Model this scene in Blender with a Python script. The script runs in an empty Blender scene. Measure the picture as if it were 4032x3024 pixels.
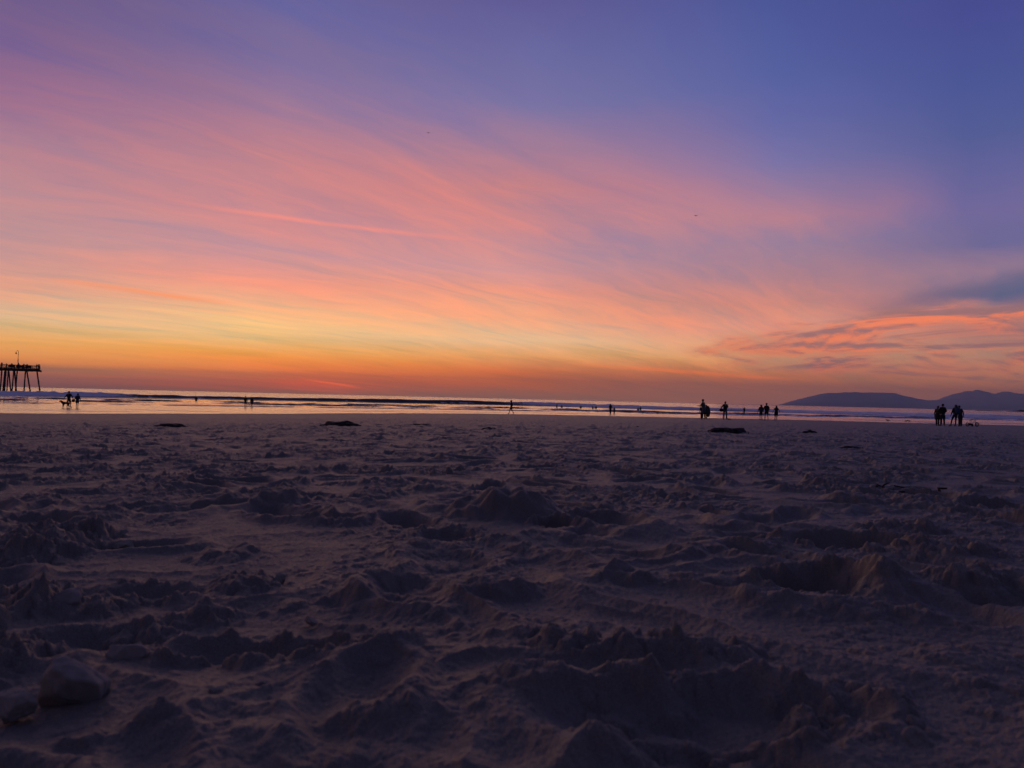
import bpy, bmesh, math, random
import numpy as np
from mathutils import Vector, Matrix
R = math.radians
random.seed(7)
SC = bpy.context.scene
COL = SC.collection
# ------------------------------------------------------------------ camera
CAMZ = 2.3                      # metres above the sea
F = 2822.0                      # focal length in photograph pixels (4032 wide)
PITCH, ROLL = R(1.157), R(1.38)
camd = bpy.data.cameras.new("camera")
cam = bpy.data.objects.new("camera", camd)
COL.objects.link(cam)
SC.camera = cam
CM = Matrix.Rotation(math.pi / 2 + PITCH, 4, 'X') @ Matrix.Rotation(ROLL, 4, 'Z')
cam.matrix_world = Matrix.Translation((0, 0, CAMZ)) @ CM
camd.sensor_fit = 'HORIZONTAL'
camd.sensor_width = 9.8
camd.lens = 9.8 * F / 4032
camd.clip_start = 0.05
camd.clip_end = 120000
camd.dof.use_dof = True
camd.dof.focus_distance = 9.0
camd.dof.aperture_fstop = 1.78

def ray(px, py):
    d = CM.to_3x3() @ Vector(((px - 2016) / F, -(py - 1512) / F, -1))
    return d / d.y              # unit depth

# ------------------------------------------------------------------ world
def lin(c):
    return tuple(((v / 255) / 12.92 if v / 255 <= 0.04045 else (((v / 255) + 0.055) / 1.055) ** 2.4) for v in c)

W = bpy.data.worlds.new("World")
SC.world = W
W.use_nodes = True
nt = W.node_tree
nt.nodes.clear()

class G:
    """small helper for node maths"""
    def __init__(s, nt): s.nt = nt
    def put(s, sock, v):
        if isinstance(v, bpy.types.NodeSocket): s.nt.links.new(v, sock)
        else: sock.default_value = v
    def m(s, op, a, b=None, c=None, clamp=False):
        n = s.nt.nodes.new('ShaderNodeMath'); n.operation = op; n.use_clamp = clamp
        s.put(n.inputs[0], a)
        if b is not None: s.put(n.inputs[1], b)
        if c is not None: s.put(n.inputs[2], c)
        return n.outputs[0]
    def mr(s, v, a, b, c=0.0, d=1.0, interp='LINEAR'):
        n = s.nt.nodes.new('ShaderNodeMapRange'); n.interpolation_type = interp
        s.put(n.inputs[0], v)
        for i, q in enumerate((a, b, c, d)): s.put(n.inputs[i + 1], q)
        return n.outputs[0]
    def mix(s, f, a, b, mode='MIX'):
        n = s.nt.nodes.new('ShaderNodeMix'); n.data_type = 'RGBA'; n.blend_type = mode
        n.clamp_result = False
        s.put(n.inputs[0], f)
        for i, q in ((6, a), (7, b)):
            s.put(n.inputs[i], q if isinstance(q, bpy.types.NodeSocket) else tuple(q)[:3] + (1,))
        return n.outputs[2]
    def xyz(s, x, y, z=0.0):
        n = s.nt.nodes.new('ShaderNodeCombineXYZ')
        for i, q in enumerate((x, y, z)): s.put(n.inputs[i], q)
        return n.outputs[0]
    def noise(s, vec, scale, detail=2.0, rough=0.5, dist=0.0):
        n = s.nt.nodes.new('ShaderNodeTexNoise'); n.noise_dimensions = '3D'
        s.put(n.inputs['Vector'], vec); s.put(n.inputs['Scale'], scale)
        s.put(n.inputs['Detail'], detail); s.put(n.inputs['Roughness'], rough); s.put(n.inputs['Distortion'], dist)
        return n.outputs[0]
    def ramp(s, f, stops):
        n = s.nt.nodes.new('ShaderNodeValToRGB'); e = n.color_ramp.elements
        s.put(n.inputs[0], f)
        while len(e) < len(stops): e.new(0.5)
        for q, (p, c) in zip(e, stops): q.position = p; q.color = tuple(c) + (1,)
        return n.outputs[0]

g = G(nt)
tc = nt.nodes.new('ShaderNodeTexCoord')
sep = nt.nodes.new('ShaderNodeSeparateXYZ')
nt.links.new(tc.outputs['Generated'], sep.inputs[0])
dx, dy, dz = sep.outputs
az = g.m('MULTIPLY', g.m('ARCTAN2', dx, dy), 57.29578)
el = g.m('MULTIPLY', g.m('ARCSINE', dz), 57.29578)
# wind-combed cirrus: noise on the plane of the cloud layer, stretched along its streets
zz = g.m('ADD', g.m('MAXIMUM', dz, 0.0), 0.10)
pu, pv = g.m('DIVIDE', dx, zz), g.m('DIVIDE', dy, zz)
ca, sa = math.cos(R(44)), math.sin(R(44))
uu = g.m('ADD', g.m('MULTIPLY', pu, sa), g.m('MULTIPLY', pv, ca))
vv = g.m('SUBTRACT', g.m('MULTIPLY', pu, ca), g.m('MULTIPLY', pv, sa))
warp = g.m('SUBTRACT', g.noise(g.xyz(g.m('MULTIPLY', uu, 0.5), g.m('MULTIPLY', vv, 0.8), 3.0), 1.0, 5.0), 0.5)
vw = g.m('ADD', vv, g.m('MULTIPLY', warp, 0.9))
n1 = g.noise(g.xyz(g.m('MULTIPLY', uu, 0.50), g.m('MULTIPLY', vw, 2.1), 0.0), 1.0, 9.0, 0.66, 0.3)
n2 = g.noise(g.xyz(g.m('MULTIPLY', uu, 1.3), g.m('MULTIPLY', vw, 6.5), 5.0), 1.0, 9.0, 0.68, 0.4)
n3 = g.noise(g.xyz(g.m('MULTIPLY', uu, 0.16), g.m('MULTIPLY', vw, 0.55), 9.0), 1.0, 3.0, 0.5)
elw = g.m('ADD', el, g.m('MULTIPLY', g.m('SUBTRACT', n1, 0.5), g.mr(el, 0.5, 12.0, 0.6, 4.0)))

SKY = {   # photograph columns: (y, colour) read off the photograph
    0:    [(0, (112, 94, 142)), (200, (128, 100, 144)), (400, (164, 114, 142)), (600, (182, 132, 146)), (800, (190, 142, 148)), (1000, (200, 150, 148)), (1120, (226, 160, 138)), (1250, (222, 182, 145)), (1340, (222, 166, 106)), (1420, (212, 134, 92)), (1480, (160, 108, 100)), (1530, (122, 92, 100))],
    1000: [(0, (108, 102, 156)), (200, (126, 110, 155)), (400, (160, 122, 152)), (600, (196, 132, 140)), (800, (206, 138, 142)), (1000, (206, 148, 152)), (1100, (238, 156, 136)), (1200, (250, 178, 136)), (1280, (252, 198, 136)), (1330, (228, 184, 128)), (1390, (240, 160, 88)), (1450, (228, 124, 76)), (1500, (188, 98, 82)), (1545, (144, 96, 94))],
    2016: [(0, (98, 92, 150)), (200, (108, 106, 160)), (400, (122, 116, 164)), (600, (168, 126, 150)), (750, (204, 132, 134)), (900, (208, 140, 142)), (1050, (204, 150, 154)), (1150, (240, 156, 132)), (1250, (246, 168, 132)), (1340, (226, 184, 146)), (1400, (230, 162, 106)), (1460, (206, 114, 82)), (1510, (168, 98, 86)), (1568, (134, 98, 98))],
    3000: [(0, (78, 88, 152)), (300, (88, 98, 160)), (500, (104, 106, 164)), (650, (124, 116, 166)), (750, (148, 122, 158)), (850, (178, 128, 146)), (950, (152, 126, 154)), (1100, (172, 128, 140)), (1200, (206, 136, 126)), (1300, (224, 150, 130)), (1400, (216, 154, 116)), (1480, (172, 108, 92)), (1590, (142, 98, 98))],
    4000: [(0, (74, 78, 145)), (300, (78, 88, 150)), (500, (86, 94, 150)), (700, (106, 102, 155)), (800, (116, 106, 155)), (950, (112, 106, 150)), (1050, (148, 120, 144)), (1150, (102, 106, 140)), (1250, (156, 106, 112)), (1320, (148, 104, 112)), (1400, (156, 120, 112)), (1450, (196, 118, 96)), (1500, (160, 106, 96)), (1610, (134, 92, 98))],
}
NADIR = (90, 76, 90)
ZEN = (58, 58, 98)
HAZE_D, HAZE_S = 9.0e-5, (0.10, 0.068, 0.115)
def through_air(c, e):
    """what the sky must be so that, seen through the haze, it has colour c"""
    L = min(17500, 470 / max(math.sin(R(max(e, 0.1))), 1e-4))
    T = math.exp(-HAZE_D * L)
    return tuple(max((v - s * (1 - T)) / T, 0.01) for v, s in zip(c, HAZE_S))
def col_ramp(x, gain=1.0):
    st = []
    for y, c in SKY[x]:
        d = ray(x, y)
        e = math.degrees(math.atan2(d.z, math.hypot(d.x, d.y)))
        st.append(((e + 4) / 50, through_air(lin(c), e)))
    st.append((0.0, lin(NADIR)))
    st.append((1.0, lin(ZEN)))
    return sorted(st)
fe = g.m('DIVIDE', g.m('ADD', elw, 4.0), 50.0, clamp=True)
EAST = [(0.0, lin((28, 27, 36))), (0.14, lin((34, 33, 48))), (0.28, lin((66, 63, 98))), (0.6, lin((58, 57, 93))), (1.0, lin((58, 58, 98)))]
cols = [(-150, g.ramp(fe, EAST)), (-80, None)]
r0, r1, r2, r3, r4 = [g.ramp(fe, col_ramp(x)) for x in (0, 1000, 2016, 3000, 4000)]
east = cols[0][1]
seq = [(-130, east), (-62, r0), (-35.5, r0), (-19.8, r1), (0.0, r2), (19.2, r3), (35.1, r4), (62, r4), (130, east)]
azw = g.m('ADD', az, g.m('MULTIPLY', g.m('SUBTRACT', n3, 0.5), 30.0))
sky = seq[0][1]
for (a0, c0), (a1, c1) in zip(seq, seq[1:]):
    if c0 is c1: continue
    sky = g.mix(g.mr(azw, a0, a1), sky, c1)
# cirrus tint
clear = g.mr(g.m('ADD', g.m('MULTIPLY', az, 0.45), el), 16.0, 30.0, 1.0, 0.18, 'SMOOTHSTEP')
low = g.mr(el, 0.0, 4.0, 0.35, 1.0)
amp = g.m('MULTIPLY', clear, low)
t1 = g.mr(n1, 0.36, 0.64, -1.0, 1.0)
t2 = g.mr(n2, 0.34, 0.66, -1.0, 1.0)
tt = g.m('MULTIPLY', g.m('ADD', g.m('MULTIPLY', t1, 0.60), g.m('MULTIPLY', t2, 0.60)), amp)
warm = g.mix(1.0, sky, (1.26, 1.08, 0.92), 'MULTIPLY')
cool = g.mix(1.0, sky, (0.70, 0.90, 1.10), 'MULTIPLY')
sky = g.mix(g.m('MULTIPLY', g.m('MAXIMUM', tt, 0.0), 0.8, clamp=True), sky, warm)
sky = g.mix(g.m('MULTIPLY', g.m('MAXIMUM', g.m('MULTIPLY', tt, -1.0), 0.0), 0.8, clamp=True), sky, cool)
# the low cloud bank over the headland: lit from below by the vanished sun
qa, qe = g.m('MULTIPLY', az, 0.13), g.m('ADD', g.m('MULTIPLY', el, 0.66), g.m('MULTIPLY', az, -0.02))
b0 = g.noise(g.xyz(qa, qe, 21.0), 1.0, 8.0, 0.62, 0.8)
b1 = g.noise(g.xyz(qa, g.m('ADD', qe, 0.22), 21.0), 1.0, 8.0, 0.62, 0.8)
rag = g.m('MULTIPLY', g.m('SUBTRACT', g.noise(g.xyz(g.m('MULTIPLY', az, .22), g.m('MULTIPLY', el, .5), 40.0), 1.0, 5.0, .6), 0.5), 3.4)
hi = g.m('ADD', rag, g.mr(az, 13.0, 27.0, 4.4, 7.0)); lo = g.m('ADD', rag, g.mr(az, 13.0, 27.0, 3.9, 2.0))
bm_ = g.m('MULTIPLY', g.mr(g.m('SUBTRACT', hi, el), -0.5, 0.9, interp='SMOOTHSTEP'), g.mr(g.m('SUBTRACT', el, lo), -0.5, 0.6, interp='SMOOTHSTEP'))
bm_ = g.m('MULTIPLY', bm_, g.m('MULTIPLY', g.mr(az, 12.5, 15.5, interp='SMOOTHSTEP'), g.mr(az, 45.0, 60.0, 1.0, 0.0)))
dens = g.m('MULTIPLY', g.mr(b0, 0.38, 0.58, interp='SMOOTHSTEP'), bm_)
lit = g.mr(g.m('ADD', g.m('SUBTRACT', b1, b0), g.mr(az, 14.0, 24.0, 0.10, 0.0)), -0.10, 0.12, interp='SMOOTHSTEP')
air = lambda c, e=4.5: through_air(lin(c), e)
sky = g.mix(g.m('MULTIPLY', bm_, 0.38), sky, air((176, 130, 118)))
bank = g.mix(lit, air((146, 106, 112)), air((240, 126, 92)))
sky = g.mix(g.m('MULTIPLY', dens, 0.85), sky, bank)
# a slate blue veil of shaded cloud above it
wed = g.m('SUBTRACT', el, g.m('ADD', g.m('MULTIPLY', rag, 0.5), g.mr(az, 22.0, 36.0, 6.6, 7.9)))
veil = g.m('MULTIPLY', g.m('MULTIPLY', g.mr(wed, -0.7, 0.1, interp='SMOOTHSTEP'), g.mr(g.m('SUBTRACT', g.mr(az, 22.0, 36.0, 0.2, 1.5), wed), -0.5, 0.8, interp='SMOOTHSTEP')), g.m('MULTIPLY', g.mr(az, 22.0, 33.0, interp='SMOOTHSTEP'), g.mr(n1, 0.3, 0.6, 0.6, 1.0)))
sky = g.mix(g.m('MULTIPLY', veil, 0.55), sky, lin((98, 100, 134)))
# vapour trails
def trail(x0, y0, x1, y1, w, colr, k):
    global sky
    pts = []
    for x, y in ((x0, y0), (x1, y1)):
        d = ray(x, y); pts.append((math.degrees(math.atan2(d.x, d.y)), math.degrees(math.atan2(d.z, math.hypot(d.x, d.y)))))
    (a0, e0), (a1, e1) = pts
    L = math.hypot(a1 - a0, e1 - e0); ux, uy = (a1 - a0) / L, (e1 - e0) / L
    A, E = g.m('SUBTRACT', az, a0), g.m('SUBTRACT', el, e0)
    s = g.m('ADD', g.m('MULTIPLY', A, ux), g.m('MULTIPLY', E, uy))
    d = g.m('ABSOLUTE', g.m('ADD', g.m('ADD', g.m('MULTIPLY', A, -uy), g.m('MULTIPLY', E, ux)), g.m('MULTIPLY', warp, w * 2.5)))
    f = g.m('MULTIPLY', g.mr(d, 0.0, w, 1.0, 0.0, 'SMOOTHSTEP'), g.m('MULTIPLY', g.mr(s, 0.0, L * .4, interp='SMOOTHSTEP'), g.mr(s, L * .6, L, 1.0, 0.0, 'SMOOTHSTEP')))
    f = g.m('MULTIPLY', f, g.mr(n2, 0.3, 0.6, 0.35, 1.0))
    sky = g.mix(g.m('MULTIPLY', f, k), sky, through_air(lin(colr), (e0 + e1) / 2))
trail(560, 770, 2000, 955, 0.28, (252, 146, 132), 0.8)
trail(60, 1065, 1000, 1205, 0.32, (255, 152, 104), 0.8)
trail(1160, 1488, 1440, 1530, 0.14, (255, 114, 80), 0.7)
trail(980, 1500, 1480, 1545, 0.5, (226, 100, 80), 0.4)
trail(1500, 590, 1900, 790, 0.4, (226, 138, 130), 0.5)
trail(2200, 1430, 3300, 1500, 0.22, (236, 122, 84), 0.6)
# the physical dusk sky behind it all
nis = nt.nodes.new('ShaderNodeTexSky')
nis.sky_type = 'NISHITA'; nis.sun_disc = False
nis.sun_elevation = R(0.5); nis.sun_rotation = R(-14)
bg1 = nt.nodes.new('ShaderNodeBackground'); bg1.inputs[1].default_value = 1.0
nt.links.new(sky, bg1.inputs[0])
bg2 = nt.nodes.new('ShaderNodeBackground'); bg2.inputs[1].default_value = 0.0005
nt.links.new(nis.outputs[0], bg2.inputs[0])
add = nt.nodes.new('ShaderNodeAddShader')
out = nt.nodes.new('ShaderNodeOutputWorld')
nt.links.new(bg1.outputs[0], add.inputs[0]); nt.links.new(bg2.outputs[0], add.inputs[1])
nt.links.new(add.outputs[0], out.inputs[0])
# the last glow where the sun went down
sl = bpy.data.lights.new("sun", 'SUN')
sl.energy = 0.42; sl.angle = R(60); sl.color = (1.0, 0.55, 0.28)
sun = bpy.data.objects.new("sun", sl)
COL.objects.link(sun)
sd = Vector((math.sin(R(-14)) * math.cos(R(5)), math.cos(R(-14)) * math.cos(R(5)), math.sin(R(5))))
sun.rotation_euler = (-sd).to_track_quat('-Z', 'Y').to_euler()

SC.view_settings.view_transform = 'Standard'
SC.view_settings.look = 'None'
SC.view_settings.exposure = 0.0
SC.view_settings.gamma = 1.0
SC.render.engine = 'CYCLES'
SC.cycles.use_denoising = True
SC.cycles.max_bounces = 6
SC.cycles.diffuse_bounces = 2
SC.cycles.glossy_bounces = 3
SC.cycles.caustics_reflective = False
SC.cycles.caustics_refractive = False

# ------------------------------------------------------------------ helpers
def tag(o, label=None, cat=None, group=None, kind=None):
    for k, v in (("label", label), ("category", cat), ("group", group), ("kind", kind)):
        if v: o[k] = v
    return o

def mat(name, c, rough=0.8, spec=0.3, metal=0.0, var=0.0, scale=8.0):
    m = bpy.data.materials.get(name)
    if m: return m
    m = bpy.data.materials.new(name); m.use_nodes = True
    n = m.node_tree; b = n.nodes['Principled BSDF']
    b.inputs['Roughness'].default_value = rough
    b.inputs['Specular IOR Level'].default_value = spec
    b.inputs['Metallic'].default_value = metal
    q = G(n)
    t = n.nodes.new('ShaderNodeTexCoord')
    nz = q.noise(t.outputs['Object'], scale, 4.0, 0.6)
    k = var or 0.25
    lo_, hi_ = [tuple(v * f for v in c) for f in (1 - k, 1 + k)]
    n.links.new(q.mix(nz, lo_, hi_), b.inputs['Base Color'])
    return m

def mesh_obj(name, verts, faces, m=None, parent=None, smooth=True):
    me = bpy.data.meshes.new(name)
    me.from_pydata([tuple(v) for v in verts], [], faces)
    me.update()
    if smooth: me.polygons.foreach_set('use_smooth', [True] * len(me.polygons))
    o = bpy.data.objects.new(name, me)
    COL.objects.link(o)
    if m: me.materials.append(m)
    if parent: o.parent = parent
    return o

def empty(name, loc, rz=0.0):
    o = bpy.data.objects.new(name, None)
    o.empty_display_size = 0.2
    o.location = loc; o.rotation_euler = (0, 0, rz)
    COL.objects.link(o)
    return o

class MB:
    """collects boxes, tubes and ellipsoids for ONE mesh"""
    def __init__(s): s.v, s.f = [], []
    def add(s, v, f):
        k = len(s.v); s.v += [tuple(p) for p in v]; s.f += [tuple(i + k for i in q) for q in f]
    def box(s, c, d, rz=0.0):
        x, y, z = d[0] / 2, d[1] / 2, d[2] / 2
        b = 0.12 * min(x, y, z)
        M = Matrix.Rotation(rz, 3, 'Z')
        vs = []
        for zz_, k in ((-z, b), (-z + b, 0), (z - b, 0), (z, b)):
            for sx, sy in ((-1, -1), (1, -1), (1, 1), (-1, 1)):
                vs.append(M @ Vector((sx * (x - k), sy * (y - k), zz_)) + Vector(c))
        f = [(3, 2, 1, 0), (12, 13, 14, 15)]
        for r in range(3):
            for i in range(4):
                j = (i + 1) % 4
                f.append((r * 4 + i, r * 4 + j, r * 4 + 4 + j, r * 4 + 4 + i))
        s.add(vs, f)
    def tube(s, pts, rad, n=8):
        pts = [Vector(p) for p in pts]
        rad = list(rad) if hasattr(rad, '__len__') else [rad] * len(pts)
        vs, f = [], []
        for i, p in enumerate(pts):
            d = (pts[min(i + 1, len(pts) - 1)] - pts[max(i - 1, 0)])
            if d.length < 1e-9: d = Vector((0, 0, 1))
            d.normalize()
            a = d.cross(Vector((0, 0, 1)) if abs(d.z) < .9 else Vector((1, 0, 0))).normalized()
            b = d.cross(a)
            for k in range(n):
                w = 2 * math.pi * k / n
                vs.append(p + (a * math.cos(w) + b * math.sin(w)) * rad[i])
        for i in range(len(pts) - 1):
            for k in range(n):
                j = (k + 1) % n
                f.append((i * n + k, i * n + j, i * n + n + j, i * n + n + k))
        f.append(tuple(range(n - 1, -1, -1))); f.append(tuple((len(pts) - 1) * n + k for k in range(n)))
        s.add(vs, f)
    def ell(s, c, r, nu=12, nv=8, M=None, fn=None):
        vs, f = [], []
        for i in range(nv + 1):
            th = math.pi * i / nv
            for k in range(nu):
                ph = 2 * math.pi * k / nu
                d = Vector((math.sin(th) * math.cos(ph), math.sin(th) * math.sin(ph), math.cos(th)))
                q = 1.0 if fn is None else fn(d)
                p = Vector((d.x * r[0] * q, d.y * r[1] * q, d.z * r[2] * q))
                if M: p = M @ p
                vs.append(p + Vector(c))
        for i in range(nv):
            for k in range(nu):
                j = (k + 1) % nu
                f.append((i * nu + k, i * nu + nu + k, i * nu + nu + j, i * nu + j))
        s.add(vs, f)
    def loft(s, rings, n=14):
        """rings: (centre, rx, ry)"""
        vs, f = [], []
        for c, rx, ry in rings:
            for k in range(n):
                w = 2 * math.pi * k / n
                vs.append(Vector(c) + Vector((rx * math.cos(w), ry * math.sin(w), 0)))
        for i in range(len(rings) - 1):
            for k in range(n):
                j = (k + 1) % n
                f.append((i * n + k, i * n + j, i * n + n + j, i * n + n + k))
        f.append(tuple(range(n - 1, -1, -1))); f.append(tuple((len(rings) - 1) * n + k for k in range(n)))
        s.add(vs, f)
    def ring(s, c, r, tr, axis='Y', n=28, k=8):
        vs, f = [], []
        for i in range(n):
            a = 2 * math.pi * i / n
            for j in range(k):
                b = 2 * math.pi * j / k
                q = r + tr * math.cos(b)
                p = Vector((q * math.cos(a), tr * math.sin(b), q * math.sin(a)))
                vs.append(p + Vector(c))
        for i in range(n):
            for j in range(k):
                i2, j2 = (i + 1) % n, (j + 1) % k
                f.append((i * k + j, i2 * k + j, i2 * k + j2, i * k + j2))
        s.add(vs, f)
    def build(s, name, m, parent=None, smooth=True):
        return mesh_obj(name, s.v, s.f, m, parent, smooth)

# ------------------------------------------------------------------ numpy noise
_rs = np.random.RandomState(11)
_ang = _rs.rand(256, 256).astype(np.float32) * 2 * np.pi
_GX, _GY = np.cos(_ang), np.sin(_ang)
_H = [_rs.rand(256, 256).astype(np.float32) for _ in range(6)]
def pn(x, y, s=0):
    x = x + s * 17.31; y = y + s * 9.77
    xi, yi = np.floor(x).astype(np.int32), np.floor(y).astype(np.int32)
    fx, fy = (x - xi).astype(np.float32), (y - yi).astype(np.float32)
    u, v = fx * fx * fx * (fx * (fx * 6 - 15) + 10), fy * fy * fy * (fy * (fy * 6 - 15) + 10)
    x0, x1, y0, y1 = xi & 255, (xi + 1) & 255, yi & 255, (yi + 1) & 255
    def gr(a, b, px, py): return _GX[a, b] * px + _GY[a, b] * py
    n00, n10 = gr(x0, y0, fx, fy), gr(x1, y0, fx - 1, fy)
    n01, n11 = gr(x0, y1, fx, fy - 1), gr(x1, y1, fx - 1, fy - 1)
    a = n00 + u * (n10 - n00); b = n01 + u * (n11 - n01)
    return 1.4 * (a + v * (b - a))
def fbm(x, y, s=0, o=4, gain=0.5, lac=2.03):
    r = 0; a = 1.0
    for i in range(o):
        r = r + a * pn(x, y, s + i * 3); a *= gain; x = x * lac; y = y * lac
    return r
def sst(a, b, x):
    t = np.clip((x - a) / (b - a), 0, 1)
    return t * t * (3 - 2 * t)

# ------------------------------------------------------------------ the lie of the beach
T_ = np.array([-2.5, -1.0, -0.714, -0.626, -0.36, -0.18, 0.0, 0.17, 0.35, 0.6, 0.714, 1.0, 2.5])
DB = np.array([40, 46, 53, 55, 66, 80, 93, 95, 98, 97, 97, 100, 120.])      # where the dry sand ends
DW = np.array([70, 82, 94, 98, 110, 122, 134, 137, 144, 160, 166, 180, 240.])  # water's edge
def smooth_interp(t, xs, ys):
    t = np.asarray(t, dtype=np.float64)
    return (np.interp(t - .06, xs, ys) + np.interp(t - .03, xs, ys) + np.interp(t, xs, ys) + np.interp(t + .03, xs, ys) + np.interp(t + .06, xs, ys)) / 5
def base_z(t, d):
    db, dw = smooth_interp(t, T_, DB), smooth_interp(t, T_, DW)
    z = 1.88 - 1.58 * d / db
    z = np.where(d > db, 0.30 * (dw - d) / (dw - db), z)
    z = np.where(d > dw, -0.02 * (d - dw), z)
    return np.maximum(z, -3.0)
def ground(px, py):
    """where the view ray through a photograph point meets the beach"""
    r = ray(px, py); t = r.x
    ds = np.exp(np.linspace(math.log(.4), math.log(260), 4000))
    zr = CAMZ + r.z * ds
    k = np.argmax(zr < base_z(np.full_like(ds, t), ds))
    d = ds[k]
    return Vector((t * d, d, CAMZ + r.z * d))
def stand(px, d, py=1600):
    r = ray(px, py)
    return Vector((r.x * d, d, max(float(base_z(np.array([r.x]), np.array([d]))[0]), -0.9)))
# ------------------------------------------------------------------ sand
def rows(d0, d1, segs):
    out = [d0]
    while out[-1] < d1:
        d = out[-1]
        r = next(k for lim, k in segs if d < lim)
        out.append(d * (1 + r))
    return np.array(out)

def hash2(ix, iy, k): return _H[k][ix & 255, iy & 255]

def clods(x, y, cell, prob, r0, r1, seed, power=3.0, flat=0.75, ex=0.7):
    """blocky lumps scattered on a jittered lattice: returns their height field"""
    xi, yi = np.floor(x / cell).astype(np.int32), np.floor(y / cell).astype(np.int32)
    h = np.zeros_like(x)
    for a in (-1, 0, 1):
        for b in (-1, 0, 1):
            cx, cy = xi + a + seed * 31, yi + b + seed * 57
            ok = hash2(cx, cy, 0) < prob
            px = (xi + a + 0.15 + 0.7 * hash2(cx, cy, 1)) * cell
            py = (yi + b + 0.15 + 0.7 * hash2(cx, cy, 2)) * cell
            rr = (r0 + (r1 - r0) * hash2(cx, cy, 3) ** 1.4)
            th = hash2(cx, cy, 4) * 6.283
            as_ = 0.65 + 0.7 * hash2(cx, cy, 5)
            c, s = np.cos(th), np.sin(th)
            u = ((x - px) * c + (y - py) * s) / as_
            v = (-(x - px) * s + (y - py) * c) * as_
            q = (np.abs(u / rr) ** power + np.abs(v / rr) ** power)
            t = np.clip(1 - q, 0, 1)
            hh = rr * flat * t ** ex * (1 + 0.5 * u / rr * (hash2(cy, cx, 1) - .3))
            h = np.maximum(h, np.where(ok, hh, 0))
    return h

def prints(x, y, cell, prob, seed, size=1.0):
    """footprints: a scooped sole with a pushed-up rim"""
    xi, yi = np.floor(x / cell).astype(np.int32), np.floor(y / cell).astype(np.int32)
    dep = np.zeros_like(x); rim = np.zeros_like(x)
    wob = pn(x / 0.09, y / 0.09, seed + 40)
    for a in (-1, 0, 1):
        for b in (-1, 0, 1):
            cx, cy = xi + a + seed * 13, yi + b + seed * 29
            ok = hash2(cx, cy, 5) < prob
            px = (xi + a + 0.2 + 0.6 * hash2(cx, cy, 3)) * cell
            py = (yi + b + 0.2 + 0.6 * hash2(cx, cy, 1)) * cell
            th = hash2(cx, cy, 2) * 6.283
            L = (0.13 + 0.05 * hash2(cx, cy, 4)) * size
            Wd = L * (0.42 + 0.16 * hash2(cx, cy, 0))
            c, s = np.cos(th), np.sin(th)
            u, v = (x - px) * c + (y - py) * s, -(x - px) * s + (y - py) * c
            q = np.sqrt((u / L) ** 2 + (v / Wd) ** 2) + 0.14 * wob
            k = 0.55 + 0.75 * hash2(cy, cx, 2)
            dd = -0.046 * k * size * sst(1.12, 0.55, q) * (1 + 0.45 * u / L)
            rr = 0.020 * k * size * np.exp(-((q - 1.32) / 0.30) ** 2) * (1 - 0.6 * u / L)
            dep = np.minimum(dep, np.where(ok, dd, 0))
            rim = np.maximum(rim, np.where(ok, rr, 0))
    return dep, rim

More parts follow.
